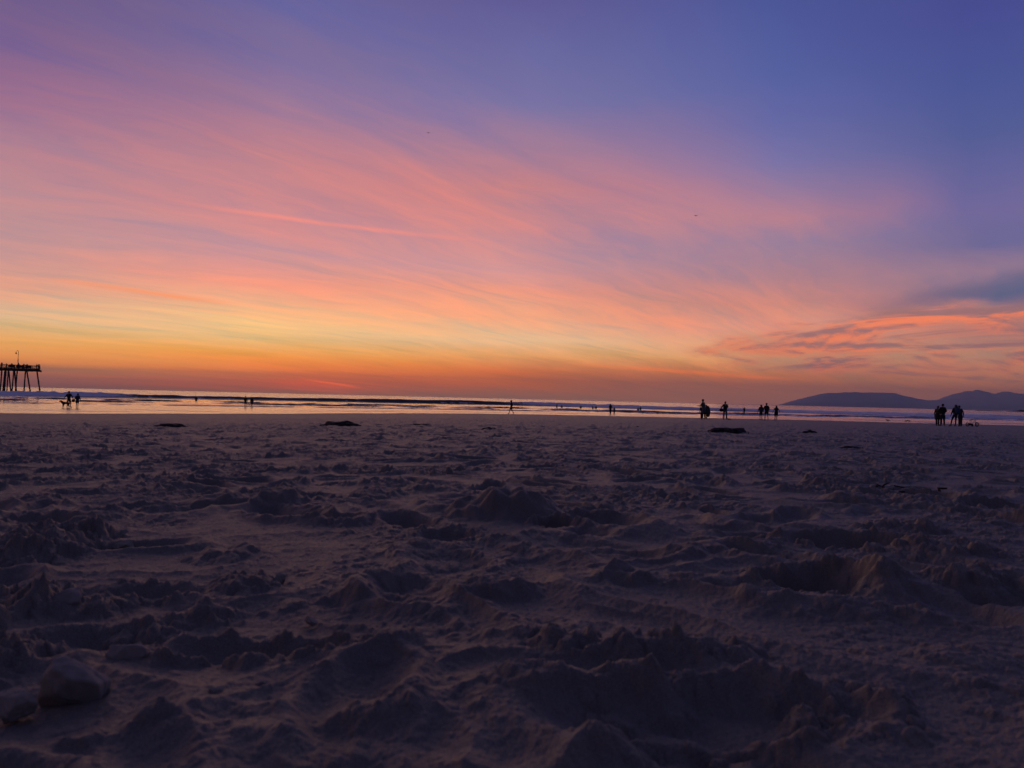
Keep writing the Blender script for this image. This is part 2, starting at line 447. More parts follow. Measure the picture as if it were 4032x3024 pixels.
# lumps and hollows that stand out in the photograph: (px, py, half width px, half depth m, height m, kind)
FEAT = [
    (1985, 2035, 215, 0.15, 0.20, 'lump'), (2110, 2010, 110, 0.10, 0.08, 'lump'), (2185, 2075, 75, 0.07, -0.07, 'hole'),
    (1480, 1960, 120, 0.15, 0.07, 'lump'), (1700, 1935, 130, 0.16, 0.06, 'lump'), (1910, 1790, 70, 0.5, 0.10, 'lump'),
    (640, 1770, 70, 0.5, 0.07, 'lump'), (1100, 1990, 110, 0.12, 0.07, 'lump'), (880, 1990, 100, 0.10, 0.05, 'lump'),
    (3340, 1985, 110, 0.14, 0.07, 'lump'), (3600, 2010, 80, 0.10, 0.05, 'lump'),
    (3330, 2150, 220, 0.085, -0.085, 'hole'), (3560, 2100, 150, 0.10, 0.055, 'rough'), (3720, 2190, 260, 0.12, 0.05, 'rough'),
    (3180, 2300, 220, 0.085, -0.095, 'hole'), (3480, 2330, 110, 0.10, 0.07, 'ridge'), (2820, 2300, 170, 0.06, 0.05, 'lump'),
    (3640, 2430, 200, 0.07, 0.045, 'lump'), (3850, 2330, 170, 0.1, 0.05, 'rough'),
    (2950, 2800, 480, 0.085, -0.055, 'hole'), (2620, 2740, 150, 0.05, 0.035, 'rough'), (3050, 2700, 120, 0.05, 0.03, 'lump'), (3250, 2820, 130, 0.05, 0.03, 'rough'), (2230, 2560, 150, 0.06, 0.06, 'rough'), (2620, 2590, 330, 0.05, 0.05, 'rough'),
    (2100, 2720, 180, 0.05, 0.035, 'lump'), (1950, 2330, 180, 0.06, 0.06, 'lump'), (2470, 2290, 140, 0.06, 0.045, 'lump'),
    (1420, 2350, 110, 0.05, 0.05, 'lump'), (1760, 2120, 110, 0.10, -0.04, 'hole'),
    (130, 2180, 200, 0.26, 0.10, 'heap'), (30, 2400, 160, 0.17, 0.10, 'heap'), (10, 2600, 130, 0.10, 0.07, 'heap'), (330, 2400, 170, 0.06, 0.03, 'rough'),
    (960, 2300, 140, 0.07, 0.055, 'rough'), (760, 2430, 150, 0.05, 0.045, 'rough'), (900, 2190, 150, 0.10, 0.05, 'lump'),
    (620, 2330, 200, 0.06, -0.04, 'hole'), (520, 2490, 150, 0.05, 0.04, 'rough'),
    (1050, 2560, 420, 0.05, -0.045, 'hole'), (700, 2890, 200, 0.03, 0.03, 'ridge'), (1500, 2830, 150, 0.04, 0.03, 'ridge'),
    (2450, 2940, 200, 0.035, 0.035, 'lump'), (3450, 2850, 180, 0.05, 0.025, 'lump'), (3800, 2600, 200, 0.08, 0.03, 'lump'),
    (600, 2010, 120, 0.12, 0.05, 'lump'), (350, 2050, 150, 0.14, 0.05, 'lump'), (3870, 1975, 130, 0.14, 0.05, 'lump'), (3930, 2000, 110, 0.10, -0.06, 'hole'),
]

def sand_height(x, y, t):
    """relief over the mean beach, arrays shaped (rows, cols) with rows going out"""
    d = y
    db = smooth_interp(t[0], T_, DB)[None, :]
    k = d / db
    A = sst(0.72, 0.25, k) * 0.88 + 0.12 * sst(0.97, 0.7, k)
    A = A * sst(0.25, 0.6, d) * 0.7 + A * 0.3
    wx = x + 0.10 * pn(x / 0.5, y / 0.5, 1); wy = y + 0.10 * pn(x / 0.5, y / 0.5, 2)
    h = 0.030 * fbm(x / 2.6, y / 2.6, 3, 3)
    # wind and feet leave mounds steeper on the landward side
    r = 1 - np.abs(pn(wx / 0.46, wy / 0.40, 5)) * 1.6
    wl = wy + 0.055 * np.clip(r, 0, 1)
    r = 1 - np.abs(pn(wx / 0.46, wl / 0.40, 5)) * 1.6
    h = h + (0.026 + 0.016 * sst(4.5, 1.5, d)) * (r * np.abs(r) - 0.25) * (0.6 + 0.6 * pn(x / 1.9, y / 1.9, 6))
    r2 = 1 - np.abs(pn(wx / 0.19, wl / 0.17, 7)) * 1.7
    r2 = 1 - np.abs(pn(wx / 0.19, (wl + 0.026 * np.clip(r2, 0, 1)) / 0.17, 7)) * 1.7
    h = h + (0.014 + 0.008 * sst(5, 1.5, d)) * (r2 * np.abs(r2) - 0.3) * (0.6 + 0.8 * pn(x / 0.9, y / 0.9, 8))
    d1, m1 = prints(wx, wy, 0.46, 0.80, 1)
    d2, m2 = prints(wx, wy, 0.62, 0.55, 2, 1.25)
    h = h + np.minimum(d1, d2) + np.maximum(m1, m2)
    crumb = np.clip(0.55 + 1.1 * pn(x / 0.75, y / 0.75, 9) + 0.5 * pn(x / 0.2, y / 0.2, 10) + 11 * np.maximum(m1, m2), 0, 1.3)
    crumb = sst(0.50, 1.0, crumb) * (0.30 + 0.70 * sst(1.3, 4.5, d))
    n = len(d)
    dcol = d[:, 0]
    feat = np.zeros_like(h)
    for (px, py, hw, hd, amp, kind) in FEAT:
        g0 = ground(px, py)
        a = hw / F * g0.y
        i0, i1 = np.searchsorted(dcol, [g0.y - 3 * hd, g0.y + 3 * hd])
        if i1 <= i0: continue
        xs, ys = x[i0:i1], y[i0:i1]
        w = 0.22 * pn(xs / (0.4 * a), ys / (0.4 * a), 61)
        q = np.sqrt(((xs - g0.x) / a) ** 2 + ((ys - g0.y) / hd) ** 2) + w
        if kind == 'hole':
            f = amp * sst(1.15, 0.6, q) - 0.4 * amp * np.exp(-((q - 1.3) / 0.22) ** 2) * sst(-hd * .5, hd * .8, ys - g0.y)
            h[i0:i1] *= 1 - 0.75 * sst(1.3, 0.8, q)
            crumb[i0:i1] = np.maximum(crumb[i0:i1] * sst(0.7, 1.0, q), np.exp(-((q - 1.25) / 0.25) ** 2))
        elif kind == 'ridge':
            f = amp * np.exp(-(q * 0.9) ** 2)
            crumb[i0:i1] = np.maximum(crumb[i0:i1], 0.7 * sst(1.4, 0.6, q))
        else:
            f = 0.75 * amp * sst(1.15, 0.4, q) * (1 + 0.35 * pn(xs / 0.06, ys / 0.06, 66))
            crumb[i0:i1] = np.maximum(crumb[i0:i1], dict(rough=1.0, heap=1.6).get(kind, 0.35) * sst(1.5, 0.9, q))
        feat[i0:i1] += f
    h = h + feat
    keep = A * (0.58 + 0.10 * sst(5, 14, d)); h = h * keep; h_s = 0.72 * A * (1 - 0.15 * sst(5, 14, d))
    def upto(lim): return int(np.searchsorted(dcol, lim))
    m = upto(45)
    h[:m] += h_s[:m] * crumb[:m] * clods(x[:m], y[:m], 0.17, 0.4, 0.025, 0.070, 1, 3.4, 0.34)
    m = upto(16)
    h[:m] += h_s[:m] * (0.12 + crumb[:m]) * clods(x[:m], y[:m], 0.062, 0.75, 0.010, 0.033, 2, 2.8, 0.72, 0.5)
    h[:m] += h_s[:m] * 0.007 * fbm(x[:m] / 0.055, y[:m] / 0.055, 20, 3) * (0.35 + crumb[:m])
    m = upto(7)
    h[:m] += (0.18 + 0.82 * crumb[:m]) * clods(x[:m], y[:m], 0.026, 0.6, 0.004, 0.0135, 3, 2.4, 0.75, 0.5)
    m2_ = upto(3.0)
    h[:m2_] += (0.15 + 0.85 * crumb[:m2_]) * clods(x[:m2_], y[:m2_], 0.011, 0.6, 0.0016, 0.0055, 4, 2.2, 0.7)
    h[:m] += 0.0016 * fbm(x[:m] / 0.012, y[:m] / 0.012, 30, 2)
    # wind-drawn faint ripples further out
    h = h + 0.008 * pn(x / 1.3, y / 0.45, 35) * sst(4, 14, d) * A
    # swash-smoothed wet sand keeps only a very slight unevenness
    h = h + 0.010 * pn(x / 7, y / 5, 44) * sst(0.7, 1.0, k)
    return h

def grid_mesh(name, X, Y, Z, attrs, m, flip=False):
    nr, nc = X.shape
    me = bpy.data.meshes.new(name)
    co = np.stack([X, Y, Z], -1).reshape(-1).astype(np.float32)
    idx = np.arange(nr * nc).reshape(nr, nc)
    q = np.stack([idx[:-1, :-1], idx[:-1, 1:], idx[1:, 1:], idx[1:, :-1]], -1).reshape(-1).astype(np.int32)
    nf = len(q) // 4
    me.vertices.add(nr * nc); me.vertices.foreach_set('co', co)
    me.loops.add(nf * 4); me.loops.foreach_set('vertex_index', q)
    me.polygons.add(nf)
    me.polygons.foreach_set('loop_start', np.arange(nf, dtype=np.int32) * 4)
    me.polygons.foreach_set('use_smooth', np.ones(nf, dtype=bool))
    me.update(calc_edges=True)
    for k, v in attrs.items():
        at = me.attributes.new(k, 'FLOAT', 'POINT'); at.data.foreach_set('value', v.reshape(-1).astype(np.float32))
    me.materials.append(m)
    o = bpy.data.objects.new(name, me)
    COL.objects.link(o)
    return o

# --- materials of the ground
ms = bpy.data.materials.new('sand'); ms.use_nodes = True
n = ms.node_tree; b = n.nodes['Principled BSDF']; q = G(n)
t = n.nodes.new('ShaderNodeTexCoord'); ob = t.outputs['Object']
wet = n.nodes.new('ShaderNodeAttribute'); wet.attribute_name = 'wet'; wet = wet.outputs['Fac']
damp = n.nodes.new('ShaderNodeAttribute'); damp.attribute_name = 'damp'; damp = damp.outputs['Fac']
grain = q.noise(ob, 420.0, 2.0, 0.6)
blot = q.noise(ob, 2.2, 9.0, 0.68)
dry = q.mix(blot, (0.158, 0.150, 0.122), (0.225, 0.214, 0.175))
dry = q.mix(q.mr(grain, 0.35, 0.68), q.mix(1.0, dry, (0.72, 0.72, 0.74), 'MULTIPLY'), q.mix(1.0, dry, (1.2, 1.18, 1.14), 'MULTIPLY'))
colr = q.mix(damp, dry, (0.118, 0.110, 0.090))
colr = q.mix(wet, colr, (0.060, 0.046, 0.040))
n.links.new(colr, b.inputs['Base Color'])
n.links.new(q.mr(wet, 0.0, 1.0, 0.62, 0.20), b.inputs['Roughness'])
n.links.new(q.mr(wet, 0.0, 1.0, 0.28, 0.6), b.inputs['Specular IOR Level'])
bp = n.nodes.new('ShaderNodeBump'); bp.inputs['Distance'].default_value = 0.003
n.links.new(q.mr(wet, 0.0, 1.0, 0.55, 0.0), bp.inputs['Strength'])
n.links.new(q.m('ADD', grain, q.m('MULTIPLY', q.noise(ob, 110.0, 3.0, 0.6), 1.6)), bp.inputs['Height'])
bp2 = n.nodes.new('ShaderNodeBump'); bp2.inputs['Distance'].default_value = 0.05
wm = n.nodes.new('ShaderNodeMapping'); wm.inputs['Scale'].default_value = (0.5, 1.6, 1.0)
n.links.new(ob, wm.inputs[0])
n.links.new(q.m('MULTIPLY', wet, 0.35), bp2.inputs['Strength'])
n.links.new(q.noise(wm.outputs[0], 1.0, 4.0, 0.55), bp2.inputs['Height'])
n.links.new(bp.outputs[0], bp2.inputs['Normal'])
n.links.new(bp2.outputs[0], b.inputs['Normal'])

D = rows(0.42, 200.0, [(3.5, 0.0028), (7, 0.0038), (20, 0.0052), (60, 0.0085), (1e9, 0.012)])
TT = np.concatenate([np.linspace(-1.6, -0.80, 230)[:-1], np.linspace(-0.80, 0.80, 1460), np.linspace(0.80, 1.6, 230)[1:]])
Tg, Dg = np.meshgrid(TT, D)
X, Y = Tg * Dg, Dg
bz = np.stack([base_z(TT, np.full_like(TT, d)) for d in D])
H = sand_height(X, Y, Tg)
dbg = smooth_interp(TT, T_, DB)[None, :]
edge = (Dg - dbg) / dbg + 0.018 * fbm(X / 9, Y / 9, 50, 4) + 0.006 * pn(X / 1.5, Y / 1.5, 55)
wetv = sst(-0.004, 0.012, edge)
# puddled lower film: darker, less wet tongues
wetv = wetv * (1 - 0.45 * sst(0.12, 0.5, fbm(X / 14, Y / 3.0, 58, 3)) * sst(0.02, 0.1, edge) * sst(0.35, 0.2, edge))
dampv = sst(-0.5, -0.05, edge) * 0.6
sand = grid_mesh('sand', X, Y, bz + H, {'wet': wetv, 'damp': dampv}, ms)
tag(sand, 'trampled grey brown beach sand running down to the wet shore', 'sand', kind='structure')
print('sand verts', X.size)
# the beach around and behind
def outer():
    v, f = [], []
    a0 = math.atan(1.6)
    angs = np.linspace(a0, 2 * math.pi - a0, 90)
    rr = [0.0, 0.4, 1, 2, 4, 8, 16, 30, 50, 90, 160, 300]
    for r_ in rr:
        for a in angs:
            x, y = r_ * math.sin(a), r_ * math.cos(a)
            if y > 0.5:
                z = float(base_z(np.array([np.clip(x / y, -2.5, 2.5)]), np.array([y]))[0])
            else:
                z = 1.88 + 0.012 * min(-y, 60)
            v.append((x, y, z - 0.012 + 0.03 * math.sin(x * 1.7) * math.cos(y * 1.3) * min(1, r_ / 4)))
    nc = len(angs)
    for i in range(len(rr) - 1):
        for k in range(nc - 1):
            f.append((i * nc + k, i * nc + k + 1, i * nc + nc + k + 1, i * nc + nc + k))
    o = mesh_obj('beach', v, f, ms)
    tag(o, 'rest of the beach around the trampled sand', 'beach', kind='structure')
outer()

# ------------------------------------------------------------------ sea
mw = bpy.data.materials.new('sea_water'); mw.use_nodes = True
n = mw.node_tree; b = n.nodes['Principled BSDF']; q = G(n)
t = n.nodes.new('ShaderNodeTexCoord'); ob = t.outputs['Object']
fo = n.nodes.new('ShaderNodeAttribute'); fo.attribute_name = 'foam'; fo = fo.outputs['Fac']
ro = n.nodes.new('ShaderNodeAttribute'); ro.attribute_name = 'rough'; ro = ro.outputs['Fac']
fm = q.mr(q.m('ADD', fo, q.m('MULTIPLY', q.m('SUBTRACT', q.noise(ob, 2.2, 5.0, 0.65), 0.5), 0.9)), 0.35, 0.62, interp='SMOOTHSTEP')
fm = q.m('MULTIPLY', fm, q.mr(fo, 0.02, 0.12))
n.links.new(q.mix(fm, (0.045, 0.055, 0.045), (0.85, 0.86, 0.88)), b.inputs['Base Color'])
n.links.new(q.m('MAXIMUM', ro, q.m('MULTIPLY', fm, 0.9)), b.inputs['Roughness'])
b.inputs['IOR'].default_value = 1.33
n.links.new(q.mr(fm, 0.0, 1.0, 0.5, 0.1), b.inputs['Specular IOR Level'])
bp = n.nodes.new('ShaderNodeBump'); bp.inputs['Distance'].default_value = 0.12; bp.inputs['Strength'].default_value = 0.16
mp = n.nodes.new('ShaderNodeMapping'); mp.inputs['Scale'].default_value = (0.25, 0.8, 1)
n.links.new(ob, mp.inputs[0])
n.links.new(q.noise(mp.outputs[0], 1.0, 5.0, 0.6), bp.inputs['Height'])
n.links.new(bp.outputs[0], b.inputs['Normal'])

def seaW(t, pts):
    xs = [(p[0] - 2016) / F for p in pts]
    return smooth_interp(t, np.array(xs), np.array([p[1] for p in pts], dtype=float))
D = np.concatenate([np.arange(66, 150, 0.22), np.arange(150, 270, 0.3), rows(270, 16500, [(500, 0.004), (2000, 0.01), (1e9, 0.05)])])
TT = np.concatenate([np.linspace(-2.4, -0.9, 60)[:-1], np.linspace(-0.9, 0.9, 1000), np.linspace(0.9, 2.4, 60)[1:]])
Tg, Dg = np.meshgrid(TT, D); X, Y = Tg * Dg, Dg
Z = np.zeros_like(X); foam = np.zeros_like(X)
nx = TT[None, :]
def line(pts, seed, wob):
    base = seaW(TT, pts)
    xx = TT * base
    return (base + wob * fbm(xx / 26, xx * 0 + seed, seed, 4))[None, :]
def wave(pts, hpts, front, back, seed, wob, z_foam):
    """a wave whose steep face looks at the beach; z_foam: per column how broken it is"""
    global Z, foam
    L = line(pts, seed, wob)
    h = seaW(TT, hpts)[None, :] * (1 + 0.16 * fbm(TT * 220 / 9, TT * 0 + seed, seed + 3, 3)[None, :])
    s = Y - L
    prof = np.where(s < 0, sst(-front, 0, s), np.exp(-(s / back) ** 2 * np.where(s > 0, 1, 0)))
    br = seaW(TT, z_foam)[None, :]
    # broken crests tumble: bumpy top
    bump = 1 + br * (0.30 * fbm(X / 2.4, Y / 1.2, seed + 7, 4) + 0.10)
    Z += h * prof * bump
    return L, h, s, br
# the main line of surf
L, h, s, br = wave([(-2000, 150), (0, 176), (250, 184), (1000, 212), (2090, 250), (2400, 235), (2700, 222), (3000, 226), (3500, 205), (4032, 192), (6000, 190)],
     [(-2000, .8), (0, .95), (400, 1.0), (520, 1.15), (650, 0.85), (1000, .95), (1500, 1.15), (2050, 1.3), (2200, 1.05), (2600, .85), (2800, .8), (3000, .7), (3500, .75), (4032, .85), (6000, .8)],
     2.6, 9.0, 3, 2.0,
     [(-2000, 1), (300, 1), (430, 1), (520, 0), (2040, 0), (2100, 1), (2640, 1), (2740, .15), (2860, .3), (2950, .8), (4032, .9), (6000, 1)])
patch = fbm(X / 16, Y / 2.2, 70, 4)
foam = np.maximum(foam, br * sst(-2.3, -1.7, s) * sst(5.0, 1.5, s) * 1.1)
# spilled foam in front of the face, torn into streaks
foam = np.maximum(foam, sst(-24, -5, s) * sst(-1.8, -3.6, s) * np.clip(0.42 + 0.55 * patch + 0.25 * br, 0, 1))
foam = np.maximum(foam, sst(-2.4, -1.9, s) * sst(-1.0, -1.5, s) * np.clip(0.2 + 0.5 * patch, 0, 1))
def bore(pts, hh, seed, streak, tail, wob=1.6):
    global Z, foam
    L = line(pts, seed, wob)
    s = Y - L
    gate = np.clip(0.75 + 0.9 * fbm(TT * 14, TT * 0 + seed, seed + 11, 3), 0.25, 1)[None, :]
    Z += hh * gate * np.where(s < 0, sst(-0.45, 0, s), np.exp(-np.maximum(s, 0) / 5.5)) * (1 + 0.25 * fbm(X / 1.3, Y / 1.3, seed + 14, 3))
    p = fbm(X / 12, Y / 1.5, seed + 20, 4)
    foam = np.maximum(foam, gate * sst(-0.12, 0.1, s) * sst(tail * 0.35, 0.5, s) * 1.0)
    foam = np.maximum(foam, gate * sst(0, 1, s) * sst(tail, tail * .3, s) * np.clip(streak + 0.7 * p, 0, 1))
bore([(-2000, 120), (250, 142), (1000, 153), (2000, 172), (2300, 162), (3000, 166), (3500, 166), (4032, 172), (6000, 178)], 0.28, 101, 0.60, 20)
bore([(-2000, 105), (250, 121), (500, 127), (1000, 136), (2000, 152), (2500, 150), (3000, 150), (4032, 168), (6000, 172)], 0.24, 131, 0.40, 10)
bore([(-2000, 86), (250, 101), (1000, 114), (2016, 137), (2500, 138), (3000, 143), (4032, 163), (6000, 170)], 0.15, 161, 0.05, 3, 2.4)
# a second swell standing up further out
wave([(-2000, 260), (0, 300), (2000, 360), (4032, 300), (6000, 300)], [(-2000, .3), (1200, .28), (2500, .35), (3000, .5), (4032, .5), (6000, .5)], 6, 12, 9, 6, [(-2000, 0), (2800, 0), (3400, .3), (6000, .3)])
# chop and long swell
far = sst(2500, 500, Dg)
Z += 0.030 * fbm(X / 3.2, Y / 1.4, 80, 3) * far * sst(60, 260, Dg) + 0.008 * fbm(X / 1.6, Y / 0.9, 84, 2) * sst(400, 200, Dg)
Z += 0.10 * pn(X / 40, Y / 16, 86) * sst(240, 420, Dg) * far
shore = smooth_interp(TT, T_, DW)[None, :]
Z += 0.015 * sst(-0.5, 6, Dg - shore)
Z = np.where(Dg < shore - 3, Z - 0.10 - 0.012 * (shore - 3 - Dg), Z)
roughv = 0.07 + 0.16 * sst(150, 400, Dg) + 0.06 * sst(1000, 5000, Dg)
sea = grid_mesh('sea', X, Y, Z, {'foam': np.clip(foam, 0, 1.2), 'rough': roughv * np.ones_like(X)}, mw)
tag(sea, 'grey violet sea with one line of surf and low foam bores', 'sea', kind='structure')

# ------------------------------------------------------------------ headland and ranges across the bay
def range_mesh(name, prof, dist, depth, m, label, cat, seed, rough):
    pxs = np.array([p[0] for p in prof], dtype=float); pys = np.array([p[1] for p in prof], dtype=float)
    nx_, ny_ = 420, 30
    xs = np.linspace(pxs[0], pxs[-1], nx_); ys = np.interp(xs, pxs, pys)
    hz = 1521 + xs * (97 / 4032) + 0.0
    hh = np.maximum((hz - ys) / F * dist, 0) + CAMZ
    hh = hh + rough * fbm(xs / 34, xs * 0, seed, 4) * np.minimum(1, hh / 40)
    u = np.linspace(-1, 1, ny_)
    V = (xs - 2016) / F
    Xg = V[None, :] * (dist + u[:, None] * depth); Yg = (dist + u[:, None] * depth) * np.ones_like(V)[None, :]
    gul = 1 + 0.16 * fbm(Xg / (depth * .35), Yg / (depth * .5), seed + 5, 4) * (1 - np.abs(u[:, None]) ** .5) * (np.abs(u[:, None]) > 0.04)
    sh = np.sqrt(np.clip(1 - np.abs(u), 0, 1))[:, None]
    Zg = hh[None, :] * sh * gul - 6
    o = grid_mesh(name, Xg, Yg, Zg, {}, m)
    tag(o, label, cat, kind='structure')
    return o
HC = 0.32
mh = mat('hill_scrub', (0.46, 0.46, 0.45), 0.95, 0.05, var=0.35, scale=0.004)
range_mesh('hills', [(3040, 1597), (3075, 1591), (3110, 1580), (3145, 1570), (3180, 1562), (3247, 1546), (3300, 1545), (3325, 1542), (3380, 1544), (3420, 1544.5), (3465, 1543.5), (3515, 1545), (3540, 1550), (3570, 1559), (3610, 1567), (3655, 1574), (3700, 1573), (3740, 1570), (3800, 1565), (3880, 1562), (3960, 1561), (4032, 1559), (4300, 1552), (4700, 1560), (5200, 1580)],
           9000, 900, mh, 'dark violet headland rising from the sea at the right', 'headland', 200, 3.0)
range_mesh('hills', [(3690, 1575), (3715, 1563), (3760, 1550), (3805, 1538.5), (3825, 1539), (3852, 1534), (3885, 1541), (3918, 1549.5), (3945, 1541), (3970, 1539.5), (3995, 1546), (4032, 1549), (4200, 1556), (4500, 1548), (5200, 1575)],
           15000, 1400, mh, 'paler twin peaked mountain range behind the headland', 'mountains', 230, 5.0)

# ------------------------------------------------------------------ the evening air
hz = bpy.data.materials.new('haze'); hz.use_nodes = True
n = hz.node_tree; n.nodes.clear()
pv_ = n.nodes.new('ShaderNodeVolumePrincipled'); mo = n.nodes.new('ShaderNodeOutputMaterial')
pv_.inputs['Color'].default_value = (0.66, 0.80, 1.0, 1)
pv_.inputs['Density'].default_value = HAZE_D
n.links.new(pv_.outputs[0], mo.inputs['Volume'])
hb = MB()
x0, x1, y0, y1, z0, z1 = -45000, 45000, -800, 17200, -12, 470
hb.add([(x0, y0, z0), (x1, y0, z0), (x1, y1, z0), (x0, y1, z0), (x0, y0, z1), (x1, y0, z1), (x1, y1, z1), (x0, y1, z1)],
       [(3, 2, 1, 0), (4, 5, 6, 7), (0, 1, 5, 4), (1, 2, 6, 5), (2, 3, 7, 6), (3, 0, 4, 7)])
ho = hb.build('haze', hz, smooth=False)
tag(ho, 'thin evening sea haze over the whole bay', 'haze', kind='stuff')
# ------------------------------------------------------------------ people
PEND = []
def skin(name, V, E, Rr, m, parent=None, sub=1):
    """V: points, E: edges, Rr: radius per point -> one continuous skinned surface"""
    me = bpy.data.meshes.new(name); me.from_pydata([tuple(v) for v in V], E, [])
    o = bpy.data.objects.new(name, me); COL.objects.link(o)
    if parent: o.parent = parent
    md = o.modifiers.new('skin', 'SKIN'); md.use_smooth_shade = True
    me.skin_vertices[0].data[0].use_root = True
    for sv, r in zip(me.skin_vertices[0].data, Rr):
        sv.radius = (r, r) if not hasattr(r, '__len__') else r
    ss = o.modifiers.new('sub', 'SUBSURF'); ss.levels = sub; ss.render_levels = sub
    PEND.append((o, m))
    return o
def settle():
    dg = bpy.context.evaluated_depsgraph_get(); dg.update()
    done = []
    for o, m in PEND:
        done.append((o, bpy.data.meshes.new_from_object(o.evaluated_get(dg)), m))
    for o, me, m in done:
        o.modifiers.clear(); o.data = me
        me.materials.clear(); me.materials.append(m)
        me.polygons.foreach_set('use_smooth', [True] * len(me.polygons))
    PEND.clear()

SKIN = mat('skin', (0.26, 0.15, 0.10), 0.6, 0.3, var=0.08)
SKIN2 = mat('skin_deep', (0.14, 0.08, 0.055), 0.6, 0.3, var=0.08)
HAIR = mat('hair_dark', (0.016, 0.012, 0.010), 0.6, 0.3, var=0.3, scale=60)
HAIRB = mat('hair_fair', (0.12, 0.08, 0.045), 0.6, 0.3, var=0.3, scale=60)
CL = {k: mat('cloth_' + k, c, 0.9, 0.15, var=0.2, scale=20) for k, c in dict(
    black=(0.012, 0.012, 0.015), navy=(0.018, 0.022, 0.045), grey=(0.075, 0.078, 0.090), slate=(0.045, 0.048, 0.062),
    jeans=(0.035, 0.042, 0.085), white=(0.42, 0.42, 0.45), olive=(0.035, 0.036, 0.028), brown=(0.040, 0.030, 0.024),
    blue=(0.030, 0.062, 0.125), charcoal=(0.028, 0.028, 0.034)).items()}
RUB = mat('wetsuit_rubber', (0.012, 0.012, 0.016), 0.45, 0.4, var=0.15)

BASE = dict(pelvis=(0, 0, .53), waist=(0, 0, .61), chest=(0, 0, .73), neck=(0, 0, .835), chin=(0, .005, .873), head=(0, .008, .925), top=(0, .0, .968),
            sl=(-.105, 0, .805), el_=(-.135, -.01, .635), wl=(-.145, .02, .49), sr=(.105, 0, .805), er=(.135, -.01, .635), wr=(.145, .02, .49),
            hl=(-.052, 0, .505), kl=(-.058, .006, .285), al=(-.060, -.012, .045), hr=(.052, 0, .505), kr=(.058, .006, .285), ar=(.060, -.012, .045))
def person(label, loc, H, rz=0.0, pose=None, top='black', topkind='jacket', legs='jeans', legkind='trousers', hair='short', haircol=None,
           skinm=None, wide=1.0, shoes='black', group=None, cat='person', sub=1, sleeves=True):
    """faces +Y (away from the beach) before rz; every joint is given as a fraction of the height"""
    J = {k: Vector(v) for k, v in BASE.items()}
    for k, v in (pose or {}).items():
        if k in BASE: J[k] = Vector(v)
    if pose and 'lean' in pose:
        lx, ly = pose['lean']
        for k in J:
            if k[0] in 'hka' and len(k) == 2: continue
            f = max(J[k].z - .53, 0)
            J[k] = J[k] + Vector((lx * f, ly * f, 0))
    J = {k: v * H for k, v in J.items()}
    sm = skinm or SKIN
    V, E, Rr, I = [], [], [], {}
    def pt(k, p, r, frm=None):
        I[k] = len(V); V.append(p); Rr.append(r if not hasattr(r, '__len__') else r)
        if frm is not None: E.append((I[frm], I[k]))
    w = wide
    pt('pelvis', J['pelvis'], (.078 * H * w, .058 * H * w))
    pt('waist', J['waist'], (.070 * H * w, .052 * H * w), 'pelvis')
    pt('chest', J['chest'], (.082 * H * w, .058 * H * w), 'waist')
    pt('neck', J['neck'], .030 * H, 'chest'); pt('chin', J['chin'], .036 * H, 'neck')
    pt('head', J['head'], (.046 * H, .054 * H), 'chin'); pt('top', J['top'], .032 * H, 'head')
    hd = J['head']
    pt('nose', hd + Vector((0, .060, -.012)) * H, .006 * H, 'head')
    for s, k in ((-1, 'earl'), (1, 'earr')): pt(k, hd + Vector((s * .050, -.004, -.006)) * H, .007 * H, 'head')
    for s, q in ((-1, 'l'), (1, 'r')):
        S, El, Wr = J['s' + q], J['e' + q + ('_' if q == 'l' else '')], J['w' + q]
        pt('s' + q, S, .034 * H, 'chest'); pt('e' + q, El, .024 * H, 's' + q); pt('w' + q, Wr, .016 * H, 'e' + q)
        d = (Wr - El).normalized()
        side = Vector((1, 0, 0)) if abs(d.x) < .8 else Vector((0, 1, 0))
        side = (side - d * side.dot(d)).normalized(); curl = side.cross(d) * (1 if d.z < 0 else -1)
        pt('p' + q, Wr + d * .030 * H, .017 * H, 'w' + q)
        for i, (o_, ln) in enumerate(((-.015, .034), (-.005, .042), (.005, .039), (.014, .030))):
            a = V[I['p' + q]] + side * o_ * H + d * .018 * H
            pt('f%d%s' % (i, q), a, .0055 * H, 'p' + q)
            pt('g%d%s' % (i, q), a + d * ln * .55 * H + curl * .006 * H, .005 * H, 'f%d%s' % (i, q))
            pt('h%d%s' % (i, q), a + d * ln * .9 * H + curl * .018 * H, .004 * H, 'g%d%s' % (i, q))
        pt('t0' + q, V[I['p' + q]] + (curl * .016 + side * .012 + d * .004) * H, .006 * H, 'p' + q)
        pt('t1' + q, V[I['p' + q]] + (curl * .026 + side * .014 + d * .022) * H, .005 * H, 't0' + q)
        pt('h' + q, J['h' + q], .050 * H, 'pelvis'); pt('k' + q, J['k' + q], .032 * H, 'h' + q); pt('a' + q, J['a' + q], .020 * H, 'k' + q)
        # calf
        kx, ax = J['k' + q], J['a' + q]
        pt('b' + q, ax + Vector((0, -.022, -.024)) * H, .018 * H, 'a' + q)
        foot = pose.get('foot' + q, (0, .085)) if pose else (0, .085)
        pt('o' + q, ax + Vector((foot[0], foot[1], -.030)) * H, .015 * H, 'a' + q)
    body = skin('person', V, E, Rr, sm, sub=sub)
    body.location = loc; body.rotation_euler = (0, 0, rz)
    tag(body, label, cat, group)
    # --- clothes, each a child
    tm = CL[top]
    V2, E2, R2 = [], [], []
    def chain(pts, start=None):
        k = len(V2)
        for i, (p, r) in enumerate(pts):
            V2.append(p); R2.append(r)
            if i: E2.append((k + i - 1, k + i))
            elif start is not None: E2.append((start, k))
        return k
    g = 1.16
    hem = J['pelvis'] + Vector((0, 0, -.025 if topkind != 'coat' else -.02)) * H
